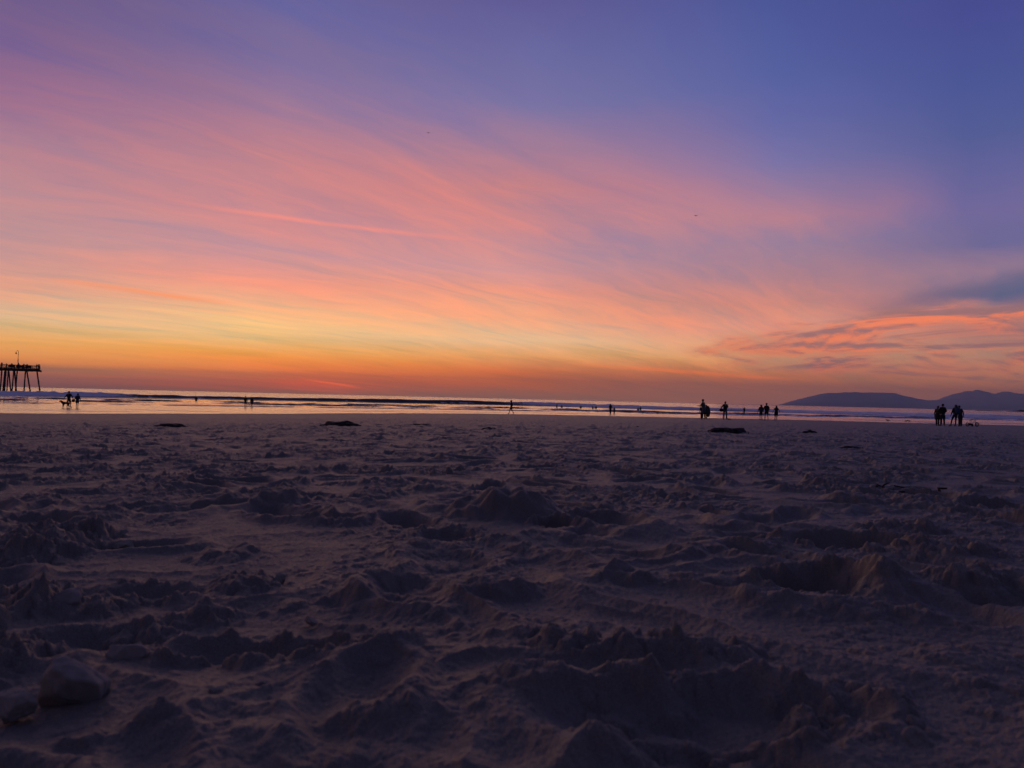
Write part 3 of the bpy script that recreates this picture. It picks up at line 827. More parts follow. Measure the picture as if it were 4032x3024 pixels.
    chain([(hem, (.086 * H * w * g, .066 * H * w * g)), (J['waist'], (.080 * H * w * g, .062 * H * w * g)), (J['chest'], (.090 * H * w * g, .066 * H * w * g)), (J['neck'] + Vector((0, 0, -.018)) * H, .040 * H)])
    for q in 'lr':
        S, El, Wr = J['s' + q], J['e' + q + ('_' if q == 'l' else '')], J['w' + q]
        e = [(S, .043 * H), (El, .032 * H)] + ([(El.lerp(Wr, .93), .024 * H)] if sleeves else [])
        if not sleeves: e = [(S, .042 * H), (S.lerp(El, .75), .034 * H)]
        chain(e, 2)
    skin('jacket' if topkind != 'shirt' else 'shirt', V2, E2, R2, tm, body, sub)
    if topkind == 'coat':
        m = MB(); z0 = J['waist']; k = J['kl'].lerp(J['kr'], .5)
        m.loft([(z0, .085 * H * w, .070 * H * w), (J['pelvis'], .100 * H * w, .082 * H * w), (J['pelvis'].lerp(k, .5), .108 * H * w, .090 * H * w), (J['pelvis'].lerp(k, .92), .115 * H * w, .094 * H * w)], 16)
        m.build('coat_skirt', tm, body)
    lm = CL[legs] if legs else None
    if lm:
        V2, E2, R2 = [], [], []
        chain([(J['waist'].lerp(J['pelvis'], .6), (.080 * H * w, .062 * H * w)), (J['pelvis'], (.084 * H * w, .066 * H * w))])
        for q in 'lr':
            kx, ax = J['k' + q], J['a' + q]
            if legkind == 'trousers': e = [(J['h' + q], .060 * H * w), (kx, .047 * H), (ax + Vector((0, 0, -.010)) * H, .040 * H)]
            elif legkind == 'leggings': e = [(J['h' + q], .055 * H * w), (kx, .036 * H), (ax, .025 * H)]
            else: e = [(J['h' + q], .062 * H * w), (J['h' + q].lerp(kx, .9), .052 * H)]
            chain(e, 1)
        skin(legkind, V2, E2, R2, lm, body, sub)
    if shoes:
        for q in 'lr':
            ax = J['a' + q]; foot = pose.get('foot' + q, (0, .085)) if pose else (0, .085)
            d = Vector((foot[0], foot[1], 0))
            skin('shoe', [ax + Vector((0, 0, .0)) * H - d * .25 * H, ax + Vector((0, 0, -.024)) * H - d * .28 * H, ax + Vector((0, 0, -.025)) * H + d * .55 * H, ax + Vector((0, 0, -.030)) * H + d * 1.05 * H],
                 [(0, 1), (1, 2), (2, 3)], [.022 * H, .022 * H, .022 * H, .016 * H], CL[shoes], body, sub)
    hm = haircol or HAIR
    mb = MB()
    f = lambda d: 1.0 if d.y < .35 or d.z > .3 else .86
    if hair == 'short':
        mb.ell(hd + Vector((0, -.008, .018)) * H, (.056 * H, .060 * H, .052 * H), 14, 9, fn=f)
    elif hair == 'cap':
        mb.ell(hd + Vector((0, -.004, .020)) * H, (.058 * H, .063 * H, .050 * H), 14, 9)
        mb.box(hd + Vector((0, .075, .030)) * H, (.08 * H, .06 * H, .008 * H))
    elif hair == 'hood':
        mb.ell(hd + Vector((0, -.010, .0)) * H, (.070 * H, .072 * H, .078 * H), 14, 9, fn=f)
    elif hair == 'long':
        mb.ell(hd + Vector((0, -.010, .016)) * H, (.060 * H, .062 * H, .056 * H), 14, 9, fn=f)
        mb.loft([(hd + Vector((0, -.030, .03)) * H, .052 * H, .040 * H), (hd + Vector((0, -.040, -.04)) * H, .066 * H, .042 * H), (J['neck'] + Vector((0, -.050, -.01)) * H, .078 * H, .040 * H), (J['chest'] + Vector((0, -.070, .045)) * H, .080 * H, .030 * H), (J['chest'] + Vector((0, -.075, -.01)) * H, .052 * H, .018 * H)], 14)
    elif hair == 'pony':
        mb.ell(hd + Vector((0, -.008, .016)) * H, (.060 * H, .062 * H, .055 * H), 14, 9, fn=f)
        p = hd + Vector((0, -.05, .02)) * H
        mb.tube([p, p + Vector((.012, -.045, .01)) * H, p + Vector((.02, -.055, -.06)) * H, p + Vector((.012, -.045, -.17)) * H, p + Vector((.012, -.04, -.23)) * H], [.018 * H, .030 * H, .040 * H, .034 * H, .010 * H], 10)
        mb.tube([hd + Vector((.02, .01, .055)) * H, hd + Vector((.05, 0, .075)) * H, hd + Vector((.075, -.01, .070)) * H], [.016 * H, .018 * H, .006 * H], 8)
    mb.build('hood' if hair == 'hood' else ('cap' if hair == 'cap' else 'hair'), CL['charcoal'] if hair == 'cap' else (tm if hair == 'hood' else hm), body)
    return body

def legs(fl, fr, fwdl=0.0, fwdr=0.0, fl_=(0, .085), fr_=(0, .085)):
    """spread of the feet sideways and fore-and-aft"""
    return dict(kl=(fl * .55 - .025, fwdl * .5 + .012, .285), al=(fl, fwdl, .045), kr=(fr * .55 + .025, fwdr * .5 + .012, .285), ar=(fr, fwdr, .045), footl=fl_, footr=fr_)

# by the pier: man with a dog, woman beside him
p1 = stand(270, 78)
person('man in dark jacket and shorts standing with both arms held out beside a dark dog', p1, 1.82, 0.0,
       dict(legs(-.09, .13, 0, 0, (-.03, .08), (.03, .08)), el_=(-.19, .02, .68), wl=(-.29, .03, .57), er=(.19, .02, .67), wr=(.235, .05, .53), hl=(-.055, 0, .505)),
       top='black', legs='black', legkind='shorts', shoes=None, hair='short', wide=1.12)
p2 = stand(303.5, 79)
person('hooded woman in bulky dark grey coat with bare calves standing on wet sand', p2, 1.58, 0.15,
       dict(legs(-.05, .05), lean=(.03, .12), er=(.17, .0, .64), wr=(.19, .03, .50), el_=(-.17, 0, .64), wl=(-.19, .05, .50)),
       top='slate', legs='charcoal', legkind='shorts', shoes=None, hair='hood', wide=1.5)
# couple at the water's edge
person('man in dark hooded top standing beside a woman in the shallow wash', stand(966, 112), 1.76, 0.0,
       dict(legs(-.05, .06)), top='brown', legs='charcoal', legkind='shorts', shoes=None, hair='short', wide=1.28)
person('woman in bulky brown top standing in the wash to the right of her companion', stand(991, 112), 1.60, 0.1,
       dict(legs(-.055, .06), lean=(0, .08)), top='brown', legs='charcoal', legkind='shorts', shoes=None, hair='hood', wide=1.38)
# lone walker
person('lone person in dark jacket striding along the wet sand in mid step', stand(2014, 88), 1.74, math.pi / 2,
       dict(legs(-.03, .03, .17, -.16, (0, .085), (0, .075)), lean=(0, .08), el_=(-.10, -.06, .65), wl=(-.10, .07, .54), er=(.10, -.10, .65), wr=(.10, .02, .53), kl=(-.03, .11, .29), kr=(.03, -.04, .29), ar=(.03, -.19, .06)),
       top='black', legs='charcoal', legkind='shorts', shoes=None, hair='hood', wide=1.15)
# woman and child
person('woman in long dark coat walking hand in hand with a child', stand(2404, 116), 1.70, 0.0,
       dict(legs(-.03, .035), er=(.14, .0, .64), wr=(.17, .03, .50)), top='black', topkind='coat', legs='black', legkind='trousers', hair='long', wide=1.08)
person('small child in dark clothes holding the hand of a woman in long coat', stand(2419, 116), 1.16, 0.0,
       dict(legs(-.035, .035), el_=(-.16, 0, .70), wl=(-.24, .03, .64), er=(.14, 0, .65), wr=(.17, .03, .54)), top='charcoal', legs='black', legkind='trousers', hair='short', cat='child', wide=1.05)
# family in front of the middle kelp heap
fz = 67
person('tall person in pale shirt facing left with forearm raised between two shorter figures', stand(2772, fz), 1.90, 0.9,
       dict(legs(-.04, .045, .06, -.05), lean=(.02, .16), el_=(-.14, .08, .68), wl=(-.13, .22, .66), er=(.13, .06, .66), wr=(.10, .19, .62)),
       top='grey', topkind='coat', legs='brown', legkind='trousers', hair='short', wide=1.1, shoes=None)
person('child in dark jacket half hidden behind the left of a tall person in pale shirt', stand(2763.5, fz + 1.2), 1.36, 0.1,
       dict(legs(-.035, .035)), top='navy', legs='navy', legkind='trousers', hair='short', cat='child', wide=1.2, shoes=None)
p6 = stand(2784, fz + .6)
person('short person in dark coat standing behind a long black bodyboard', p6 + Vector((0, .35, 0)), 1.40, -.3,
       dict(legs(-.06, .05, .05, -.08)), top='black', legs='brown', legkind='trousers', hair='short', wide=1.25, shoes=None)
# man with bag
p7 = stand(2856, 71.5)
person('man in black jacket and blue jeans with a black bag under his left arm', p7, 1.82, 0.05,
       dict(legs(-.085, .085, 0, 0, (-.02, .08), (.03, .08)), el_=(-.19, .02, .67), wl=(-.225, .06, .55), er=(.165, .05, .66), wr=(.13, .15, .64)),
       top='black', legs='jeans', legkind='trousers', hair='short', wide=1.3, shoes='navy')
# walking trio
person('woman with long dark hair and grey top at the left of a walking trio', stand(2997, 76.5), 1.66, 0.0,
       dict(legs(-.065, .07, 0, .02), el_=(-.165, 0, .65), wl=(-.20, .03, .52), er=(.15, 0, .65), wr=(.16, .04, .53)), top='slate', legs='charcoal', legkind='shorts', hair='long', wide=1.45, shoes=None)
person('man in black hoodie and shorts at the centre of a walking trio', stand(3018.5, 76.5), 1.84, 0.0,
       dict(legs(-.085, .095, 0, 0, (-.02, .08), (.035, .08)), el_=(-.16, .01, .66), wl=(-.15, .08, .55), er=(.165, .01, .66), wr=(.16, .08, .55)), top='black', legs='black', legkind='shorts', hair='cap', wide=1.42, shoes='black')
person('woman in black dress with right arm swung out at the right of a walking trio', stand(3057, 77), 1.60, -.05,
       dict(legs(-.06, .02, .05, -.05), el_=(-.17, .0, .67), wl=(-.215, .03, .57), er=(.19, .0, .66), wr=(.235, .02, .52)), top='black', topkind='coat', legs='black', legkind='leggings', hair='long', wide=1.2, shoes='black', sleeves=False)
# four standing by the little bicycle
person('woman with fair pony tail and dark coat leaning against a man in jacket', stand(3692, 58), 1.60, -.9,
       dict(legs(-.03, .03, -.05, .03), lean=(.03, .03)), top='charcoal', topkind='coat', legs='black', legkind='trousers', hair='pony', haircol=HAIRB, wide=1.15)
person('man in dark bomber jacket with right elbow bent standing beside a pony tailed woman', stand(3712, 57.5), 1.78, 0.0,
       dict(legs(-.065, .085, 0, 0, (-.03, .07), (.04, .075)), el_=(-.145, .03, .66), wl=(-.12, .12, .60), er=(.185, .02, .66), wr=(.125, .10, .57)), top='black', legs='navy', legkind='trousers', hair='short', wide=1.38)
p9 = stand(3761, 57)
person('woman with long dark hair and blue backpack, one leg planted out to the side', p9, 1.72, 0.0,
       dict(legs(-.21, .035, -.02, .02, (-.05, .07), (0, .085)), lean=(.10, .02), kl=(-.13, .02, .285), el_=(-.15, .0, .65), wl=(-.16, .04, .52), er=(.15, .04, .66), wr=(.15, .12, .60)),
       top='navy', topkind='jacket', legs='navy', legkind='leggings', hair='long', wide=1.12)
person('person in dark jacket and grey trousers resting head against a long haired woman', stand(3782, 56.8), 1.66, 0.05,
       dict(legs(-.045, .05, 0, 0), lean=(-.12, .05), er=(.16, .0, .65), wr=(.175, .03, .51)), top='charcoal', legs='charcoal', legkind='trousers', hair='short', wide=1.35)
settle()

# backpack, bags, board, shoes
m = MB()
rnd = lambda d: 1 - .10 * abs(d.x * d.y)
m.ell((0, 0, 0), (.19, .12, .25), 18, 12, fn=lambda d: 1 / max((abs(d.x) ** 3 + abs(d.y) ** 3 + abs(d.z) ** 3) ** (1 / 3), .3))
bp_ = m.build('backpack', CL['blue']); bp_.location = p9 + Vector((.055, -.235, 1.22)); bp_.rotation_euler = (0, .08, 0)
tag(bp_, 'rounded blue backpack worn by a woman with long dark hair', 'backpack')
m = MB(); m.ell((0, -.105, -.07), (.13, .05, .11), 14, 9); m.build('pocket', CL['blue'], bp_)
m = MB(); m.tube([(-.05, -.02, .24), (-.03, -.02, .30), (.03, -.02, .30), (.05, -.02, .24)], .010, 8); m.build('handle', CL['navy'], bp_)
for s in (-1, 1):
    m = MB(); m.tube([(s * .11, .08, .20), (s * .12, .24, .30), (s * .13, .36, .16), (s * .13, .34, -.05), (s * .12, .10, -.20)], .018, 8); m.build('strap', CL['navy'], bp_)
m = MB(); m.ell((0, 0, 0), (.20, .12, .15), 18, 10, fn=lambda d: 1 / max((abs(d.x) ** 4 + abs(d.y) ** 4 + abs(d.z) ** 4) ** .25, .3))
bg = m.build('shoulder_bag', CL['black']); bg.location = p7 + Vector((-.36, .06, .92))
tag(bg, 'boxy black bag carried under the arm of a man in blue jeans', 'bag')
m = MB(); m.tube([(-.14, 0, .13), (-.08, -.05, .30), (.10, -.14, .48), (.24, -.13, .55), (.28, .02, .50)], .018, 8); m.build('strap', CL['black'], bg)
m = MB(); m.ell((0, 0, 0), (.17, .13, .14), 16, 10, fn=lambda d: 1 / max((abs(d.x) ** 3 + abs(d.y) ** 3 + abs(d.z) ** 3) ** (1 / 3), .3))
bg = m.build('beach_bag', CL['black']); bg.location = p2 + Vector((-.42, -.02, .74))
tag(bg, 'dark bag held between a man with a dog and a hooded woman', 'bag')
m = MB(); m.tube([(-.10, 0, .12), (-.02, 0, .22), (.08, 0, .18), (.11, 0, .10)], .014, 8); m.build('handle', CL['charcoal'], bg)
m = MB()
N = 26; out_ = []
for i in range(N):
    a = 2 * math.pi * i / N
    out_.append((.245 * math.copysign(abs(math.cos(a)) ** .75, math.cos(a)), .53 * math.copysign(abs(math.sin(a)) ** .85, math.sin(a))))
vs = [(x * k, y, z * k) for y, k in ((-.03, .93), (-.018, 1), (.018, 1), (.03, .93)) for x, z in out_]
fs = [tuple(range(N)), tuple(3 * N + i for i in range(N - 1, -1, -1))] + [(r * N + i, r * N + N + i, r * N + N + (i + 1) % N, r * N + (i + 1) % N) for r in range(3) for i in range(N)]
m.add(vs, fs)
bb = m.build('bodyboard', RUB); bb.location = p6 + Vector((.09, .06, .76)); bb.rotation_euler = (-.08, -.06, .15)
tag(bb, 'black bodyboard held upright in front of a short person in dark coat', 'bodyboard')
gs = stand(2873, 71.2)
for k, dx_ in enumerate((-.06, .09)):
    m = MB(); m.ell((0, 0, .045), (.15, .055, .045), 12, 8, fn=lambda d: 1 if d.z > -.3 else .9); m.tube([(-.09, 0, .06), (-.10, 0, .11), (-.09, 0, .12)], [.05, .045, .03], 10)
    sh = m.build('loose_shoe', CL['black']); sh.location = gs + Vector((dx_, .12 * k, .0)); sh.rotation_euler = (0, 0, .2 - .5 * k)
    tag(sh, ['dark empty shoe nearest the right foot of a man in jeans', 'dark empty shoe lying further from the man in jeans'][k], 'shoe', 'empty shoes on the sand')

# dog by the pier
def dog(loc, rz, label):
    m = MB()
    V = [(0, 0, .50), (.24, 0, .50), (-.22, 0, .52), (-.36, 0, .60), (-.47, 0, .70), (-.56, 0, .69), (-.64, 0, .66), (.33, 0, .52), (.44, 0, .58), (.52, 0, .68), (.56, 0, .76)]
    E = [(0, 1), (0, 2), (2, 3), (3, 4), (4, 5), (5, 6), (1, 7), (7, 8), (8, 9), (9, 10)]
    Rr = [.115, .12, .15, .10, .085, .06, .035, .06, .028, .024, .015]
    def leg(root, pts, rs):
        k = len(V)
        for i, (p, r) in enumerate(zip(pts, rs)):
            V.append(p); Rr.append(r); E.append((root if i == 0 else k + i - 1, k + i))
    for s, f in ((-1, -.05), (1, .06)):
        leg(2, [(-.24 + f, s * .09, .38), (-.25 + f, s * .09, .20), (-.26 + f, s * .09, .05), (-.30 + f, s * .09, .025)], [.06, .035, .026, .026])
        leg(1, [(.26 + f, s * .09, .40), (.20 + f, s * .09, .27), (.33 + f, s * .09, .19), (.31 + f, s * .09, .05), (.27 + f, s * .09, .025)], [.08, .05, .03, .025, .026])
    for s in (-1, 1):
        leg(4, [(-.44, s * .06, .79), (-.42, s * .085, .74)], [.03, .02])
    o = skin('dog', V, E, Rr, mat('fur_black', (0.014, 0.012, 0.011), .8, .2, var=.3, scale=40))
    o.location = loc; o.rotation_euler = (0, 0, rz)
    tag(o, label, 'dog')
dog(stand(259, 77.2), .75, 'dark dog standing in the wet sand at the feet of a man')
settle()

# ------------------------------------------------------------------ little bicycle
bk = empty('bicycle', stand(3829, 57.6) + Vector((0, 0, .0)), 0.1)
tag(bk, 'small pale framed bicycle with fat wheels standing on the sand', 'bicycle')
TYRE = mat('tyre_rubber', (0.014, 0.014, 0.016), .7, .3); MET = mat('frame_paint', (0.42, 0.42, 0.46), .4, .5, var=.06); BLK = mat('black_plastic', (0.015, 0.015, 0.017), .5, .4); SPK = mat('spoke_steel', (0.35, 0.36, 0.40), .35, .5, .8)
def wheel(x, r, tr):
    m = MB(); m.ring((0, 0, 0), r - tr, tr); w = m.build('wheel', TYRE, bk); w.location = (x, 0, r)
    m = MB(); m.ring((0, 0, 0), r - 2.2 * tr, .012, k=6); m.build('rim', SPK, w)
    m = MB()
    for i in range(10):
        a = math.pi * 2 * i / 10; m.tube([(0, 0, 0), ((r - 2.2 * tr) * math.cos(a), 0, (r - 2.2 * tr) * math.sin(a))], .004, 5)
    m.build('spokes', SPK, w); m = MB(); m.tube([(0, -.05, 0), (0, .05, 0)], .022, 10); m.build('hub', BLK, w)
wheel(-.42, .155, .028); wheel(.41, .175, .030)
m = MB()
m.tube([(-.42, -.04, .155), (-.10, -.03, .17), (-.11, 0, .36)], .014, 8); m.tube([(-.42, .04, .155), (-.10, .03, .17)], .014, 8)
m.tube([(-.42, -.04, .155), (-.115, 0, .34), (.24, 0, .40)], .016, 8); m.tube([(-.10, 0, .17), (.25, 0, .36)], .018, 8); m.tube([(-.42, .04, .155), (-.115, 0, .34)], .013, 8)
m.build('frame', MET, bk)
m = MB(); m.tube([(.24, 0, .44), (.27, 0, .34)], .020, 8); m.tube([(.27, 0, .35), (.28, -.05, .30), (.41, -.055, .175)], .014, 8); m.tube([(.28, 0, .32), (.28, .05, .30), (.41, .055, .175)], .014, 8); m.build('fork', MET, bk)
m = MB(); m.tube([(.235, 0, .44), (.215, 0, .51)], .014, 8); m.tube([(.15, -.22, .535), (.21, -.10, .515), (.215, 0, .51), (.21, .10, .515), (.15, .22, .535)], .014, 8); hb_ = m.build('handlebar', BLK, bk)
for s in (-1, 1):
    m = MB(); m.tube([(.165, s * .17, .53), (.13, s * .24, .54)], .022, 8); m.build('grip', BLK, hb_)
m = MB(); m.tube([(-.11, 0, .34), (-.135, 0, .47)], .013, 8); m.build('seat_post', SPK, bk)
m = MB(); m.ell((-.155, 0, .49), (.115, .055, .028), 14, 8, fn=lambda d: 1 if d.x < .2 else .92); m.build('saddle', BLK, bk)
m = MB(); m.ell((-.16, -.03, .165), (.20, .05, .095), 16, 9, fn=lambda d: 1 / max((abs(d.x) ** 3 + abs(d.y) ** 3 + abs(d.z) ** 3) ** (1 / 3), .3)); m.build('chain_guard', BLK, bk)
m = MB(); m.ring((0, 0, 0), .075, .018, k=6); m.tube([(0, -.03, 0), (0, .03, 0)], .06, 14); sw = m.build('stabiliser_wheel', TYRE, bk); sw.location = (-.13, -.17, .093)
m = MB(); m.tube([(-.13, -.02, .17), (-.13, -.17, .093)], .012, 6); m.build('stabiliser_arm', SPK, bk)
for s in (-1, 1):
    m = MB(); m.tube([(-.08, s * .06, .17), (-.08 + s * .05, s * .09, .17 - s * .06)], .010, 6); m.box((-.08 + s * .05, s * .12, .17 - s * .06), (.07, .07, .02)); m.build('pedal', BLK, bk)

# ------------------------------------------------------------------ surfers in the water
BRD = mat('board_foam', (0.30, 0.30, 0.33), .4, .4, var=.08)
def board_mesh(L=2.0, Wd=.52):
    m = MB(); vs, fs = [], []; n_ = 18
    for i in range(n_ + 1):
        u = i / n_; x = (u - .5) * L; h = Wd / 2 * (4 * u * (1 - u)) ** .5 * (1.05 - .12 * u); rk = .10 * (2 * u - 1) ** 4
        for k in range(8):
            a = 2 * math.pi * k / 8; vs.append((x, h * math.cos(a), .030 * math.sin(a) + rk))
    for i in range(n_):
        for k in range(8): fs.append((i * 8 + k, i * 8 + (k + 1) % 8, i * 8 + 8 + (k + 1) % 8, i * 8 + 8 + k))
    m.add(vs, fs)
    return m
def surfer(label, px, d, up, sit=True, rz=0.0, grp='surfers in the waves'):
    r = ray(px, 1600)
    o = person(label, Vector((r.x * d, d, up)), 1.75, rz, dict(legs(-.05, .06), el_=(-.15, .03, .66), wl=(-.17, .10, .56), er=(.15, .03, .66), wr=(.17, .10, .56)),
               top='black', topkind='shirt', legs='black', legkind='leggings', hair='short', shoes=None, cat='surfer', group=grp, sub=0)
    return o
surfer('dark surfer with bulky shoulders at the left end of the foam line', 2193, 206, -.75, rz=1.2)
surfer('surfer low in the foam second from the left among the waders', 2212, 210, -1.0, rz=.3)
surfer('surfer in front of the hump of tumbling foam', 2287, 205, -.95, rz=.2)
s4 = surfer('surfer wading behind a tilted surfboard', 2334, 206, -1.0, rz=-1.2)
surfer('surfer just right of the tilted surfboard', 2347, 204, -.95, rz=.4)
surfer('surfer kneeling low at the left of a pair before the broken wave', 2513, 192, -1.05, rz=.2)
surfer('taller surfer at the right of a pair before the broken wave', 2523, 190, -.75, rz=.6)
s8 = surfer('lone surfer standing upright in the shallows beside a low floating board', 2931, 190, -.25, rz=.2)
surfer('wader in the white water left of the couple', 772, 165, -.75, rz=.1)
surfer('surfer seen beyond the main wave at the left', 768, 330, -1.05, rz=.6)
settle()
b1 = board_mesh().build('surfboard', BRD); r = ray(2327, 1595); b1.location = (r.x * 206, 206, .95); b1.rotation_euler = (.4, 1.05, .25)
tag(b1, 'pale surfboard tilted steeply above the foam', 'surfboard')
b2 = board_mesh(2.3, .56).build('surfboard', BRD); r = ray(2939, 1621); b2.location = (r.x * 189, 189, .14); b2.rotation_euler = (0, .03, .1)
tag(b2, 'surfboard floating low beside the lone upright surfer', 'surfboard')
for bd in (b1, b2):
    m = MB(); m.ell((-.85, 0, -.08), (.08, .012, .09), 8, 6); m.build('fin', BLK, bd)

# ------------------------------------------------------------------ shore birds
FE = mat('feathers', (0.20, 0.19, 0.18), .8, .2, var=.3, scale=30); FD = mat('feathers_dark', (0.03, 0.028, 0.028), .8, .2, var=.3, scale=30); BL = mat('bill', (0.05, 0.035, 0.02), .5, .4)
def bird(px, d, label, L, m_, rz, grp):
    m = MB(); M = Matrix.Rotation(-.12, 3, 'Y')
    m.ell((0, 0, .62 * L), (.5 * L, .22 * L, .23 * L), 14, 9, M=M, fn=lambda d: 1 - .25 * max(d.x, 0))
    m.tube([(-.34 * L, 0, .66 * L), (-.45 * L, 0, .82 * L), (-.50 * L, 0, .90 * L)], [.15 * L, .10 * L, .10 * L], 8); m.ell((-.52 * L, 0, .93 * L), (.14 * L, .11 * L, .11 * L), 10, 8)
    o = m.build('shore_bird', m_); o.location = stand(px, d); o.rotation_euler = (0, 0, rz)
    m = MB(); m.tube([(-.64 * L, 0, .92 * L), (-.90 * L, 0, .86 * L)], [.035 * L, .012 * L], 6); m.build('bill', BL, o)
    m = MB(); m.tube([(.38 * L, 0, .60 * L), (.75 * L, 0, .52 * L)], [.13 * L, .04 * L], 6); m.build('tail', m_, o)
    for s in (-1, 1):
        m = MB(); m.tube([(.02 * L, s * .08 * L, .45 * L), (.05 * L, s * .08 * L, .22 * L), (0, s * .08 * L, 0)], .022 * L, 6); m.tube([(0, s * .08 * L, .01), (-.14 * L, s * .08 * L, .01)], .018 * L, 5); m.build('leg', BL, o)
    tag(o, label, 'bird', grp)
for a in [(2531, 124, 'pale shore bird alone in the shallows right of the woman and child', .42, FE, 0, 'shore birds at the waterline'),
          (2589, 124, 'left bird of the pale pair standing in the wash', .40, FE, .3, 'shore birds at the waterline'),
          (2612, 124, 'right bird of the pale pair standing in the wash', .36, FE, -.2, 'shore birds at the waterline'),
          (3497, 100, 'dark shore bird apart on the wet sand below the headland', .40, FD, 0, 'shore birds at the waterline'),
          (3568, 99, 'dark shore bird on wet sand at the left of a close pair', .34, FD, 2.9, 'shore birds at the waterline'),
          (3580.5, 99, 'dark shore bird on wet sand at the right of a close pair', .36, FD, .2, 'shore birds at the waterline')]: bird(*a)
def flyer(px, py, d, span, label):
    r = ray(px, py); o_ = MB()
    o_.ell((0, 0, 0), (.09 * span, .26 * span, .075 * span), 10, 8)
    o = o_.build('flying_bird', FD); o.location = (r.x * d, d, CAMZ + r.z * d)
    for s in (-1, 1):
        m = MB(); vs = []
        for x, y0, y1, z in ((.04, -.09, .10, .02), (.22, -.06, .11, .07), (.38, -.06, .07, .05), (.5, -.05, -.02, .0)):
            vs += [(s * x * span, y0 * span, z * span), (s * x * span, y1 * span, z * span), (s * x * span, y1 * span, z * span + .012 * span), (s * x * span, y0 * span, z * span + .012 * span)]
        m.add(vs, [(4 * i + k, 4 * i + (k + 1) % 4, 4 * i + 4 + (k + 1) % 4, 4 * i + 4 + k) for i in range(3) for k in range(4)] + [(0, 1, 2, 3), (12, 13, 14, 15)])
        m.build('wing', FD, o)
    o.rotation_euler = (0.1, -.1, .3)
    tag(o, label, 'bird', 'birds in the sky')
flyer(1687, 523, 260, 1.5, 'tiny dark bird gliding high in the violet sky near the centre')
flyer(2740, 849, 420, 3.0, 'small dark bird gliding in the pink sky at the right')

# ------------------------------------------------------------------ wrack: heaps of kelp, sticks, a shell
KELP = mat('kelp', (0.022, 0.016, 0.011), .6, .35, var=.4, scale=9)
def kelp(px0, px1, py, hpx, label, seed):
    a, b_ = ground((px0 + px1) / 2, py), None
    w = (px1 - px0) / F * a.y; h = 1.35 * hpx / F * a.y; rg = random.Random(seed)
    m = MB(); ph = [rg.uniform(0, 6) for _ in range(4)]
    fn = lambda d: 1 + .16 * math.sin(3 * d.x * 2 + ph[0]) * math.cos(4 * d.y + ph[1]) + .10 * math.sin(9 * d.x + ph[2]) + .08 * math.sin(14 * d.y + 7 * d.z + ph[3])
    m.ell((0, 0, h * .02), (w * .46, w * .20, h * .72), 40, 14, fn=fn)
    m.ell((w * .22, -.02 * w, 0), (w * .24, w * .15, h * .5), 24, 10, fn=fn)
    for i in range(46):
        x, y = rg.gauss(0, .22) * w, rg.gauss(0, .10) * w
        z = h * .55 * max(0, 1 - (x / (.5 * w)) ** 2); ang = rg.uniform(0, 6.28); L = rg.uniform(.08, .26) * w
        pts = [(x + L * t * math.cos(ang + .5 * t) * 1.3, y + L * t * .6 * math.sin(ang + .5 * t), max(.006, z + h * (.35 * math.sin(t * 3) - .75 * t))) for t in (0, .25, .5, .75, 1)]
        rr_ = rg.uniform(.010, .022) * min(w, .8) * .8
        m.tube(pts, [rr_, rr_ * 1.1, rr_, rr_ * .8, rr_ * .3], 6)
        if rg.random() < .4: m.ell(pts[2], (rr_ * 2.2, rr_ * 2.2, rr_ * 2.0), 8, 6)
    o = m.build('kelp_heap', KELP); o.location = a + Vector((0, 0, -.012)); o.rotation_euler = (0, 0, rg.uniform(-.1, .1))
    tag(o, label, 'kelp', 'dark kelp heaps on the sand')
kelp(600, 755, 1683, 17, 'long flat heap of black kelp nearest the pier side', 1)
kelp(1262, 1428, 1680, 22, 'humped black kelp heap left of the photo centre', 2)
kelp(2785, 2948, 1705, 23, 'largest black kelp heap in front of the man with the bag', 3)
kelp(3160, 3220, 1706, 13, 'small dark kelp clump below the walking trio on the right', 4)
kelp(1600, 1700, 1676, 9, 'low kelp smear between the centre heap and the lone walker', 5)
kelp(1895, 1960, 1692, 11, 'small dark kelp lump below the lone walker', 6)
kelp(3295, 3405, 1768, 14, 'brown kelp mat on rough sand below the headland', 7)
kelp(2490, 2530, 1684, 6, 'tiny scrap of kelp below the woman and child', 8)
WOOD = mat('driftwood', (0.060, 0.048, 0.042), .85, .15, var=.4, scale=30)
def stick(name, pts, rad, label, lift=.01):
    g0 = ground(*pts[0]); m = MB(); P = []
    dmean = ground(pts[len(pts) // 2][0], max(p[1] for p in pts)).y
    for i, (x, y) in enumerate(pts):
        r_ = ray(x, y); P.append(Vector((r_.x * dmean, dmean + .05 * math.sin(i * 1.7), CAMZ + r_.z * dmean + lift)))
    c = P[0].copy(); m.tube([p - c for p in P], [rad * (1 - .5 * i / len(P)) for i in range(len(P))], 7)
    o = m.build(name, WOOD); o.location = c; tag(o, label, 'stick', 'sticks of driftwood on the sand')
    return o
stick('driftwood_stick', [(3545, 1944), (3590, 1947), (3645, 1951)], .006, 'straight thin black stick lying across the rough sand')
t_ = stick('driftwood_twig', [(3452, 1925), (3470, 1919), (3484, 1930), (3502, 1933), (3526, 1931), (3535, 1922), (3550, 1925)], .007, 'crooked forked black twig left of a straight stick')
m = MB(); m.tube([(.03, .0, .0), (.05, .01, .015), (.075, .0, .028)], [.006, .005, .003], 6); m.build('side_shoot', WOOD, t_)
stick('driftwood_chip', [(3700, 1940), (3711, 1934), (3722, 1929)], .008, 'stubby chip of black driftwood tilted up from the sand')
sp = ground(1596, 1800)
m = MB(); m.ell((0, 0, .010), (.013, .011, .009), 16, 10, fn=lambda d: 1 + .06 * math.cos(9 * math.atan2(d.y, d.x)))
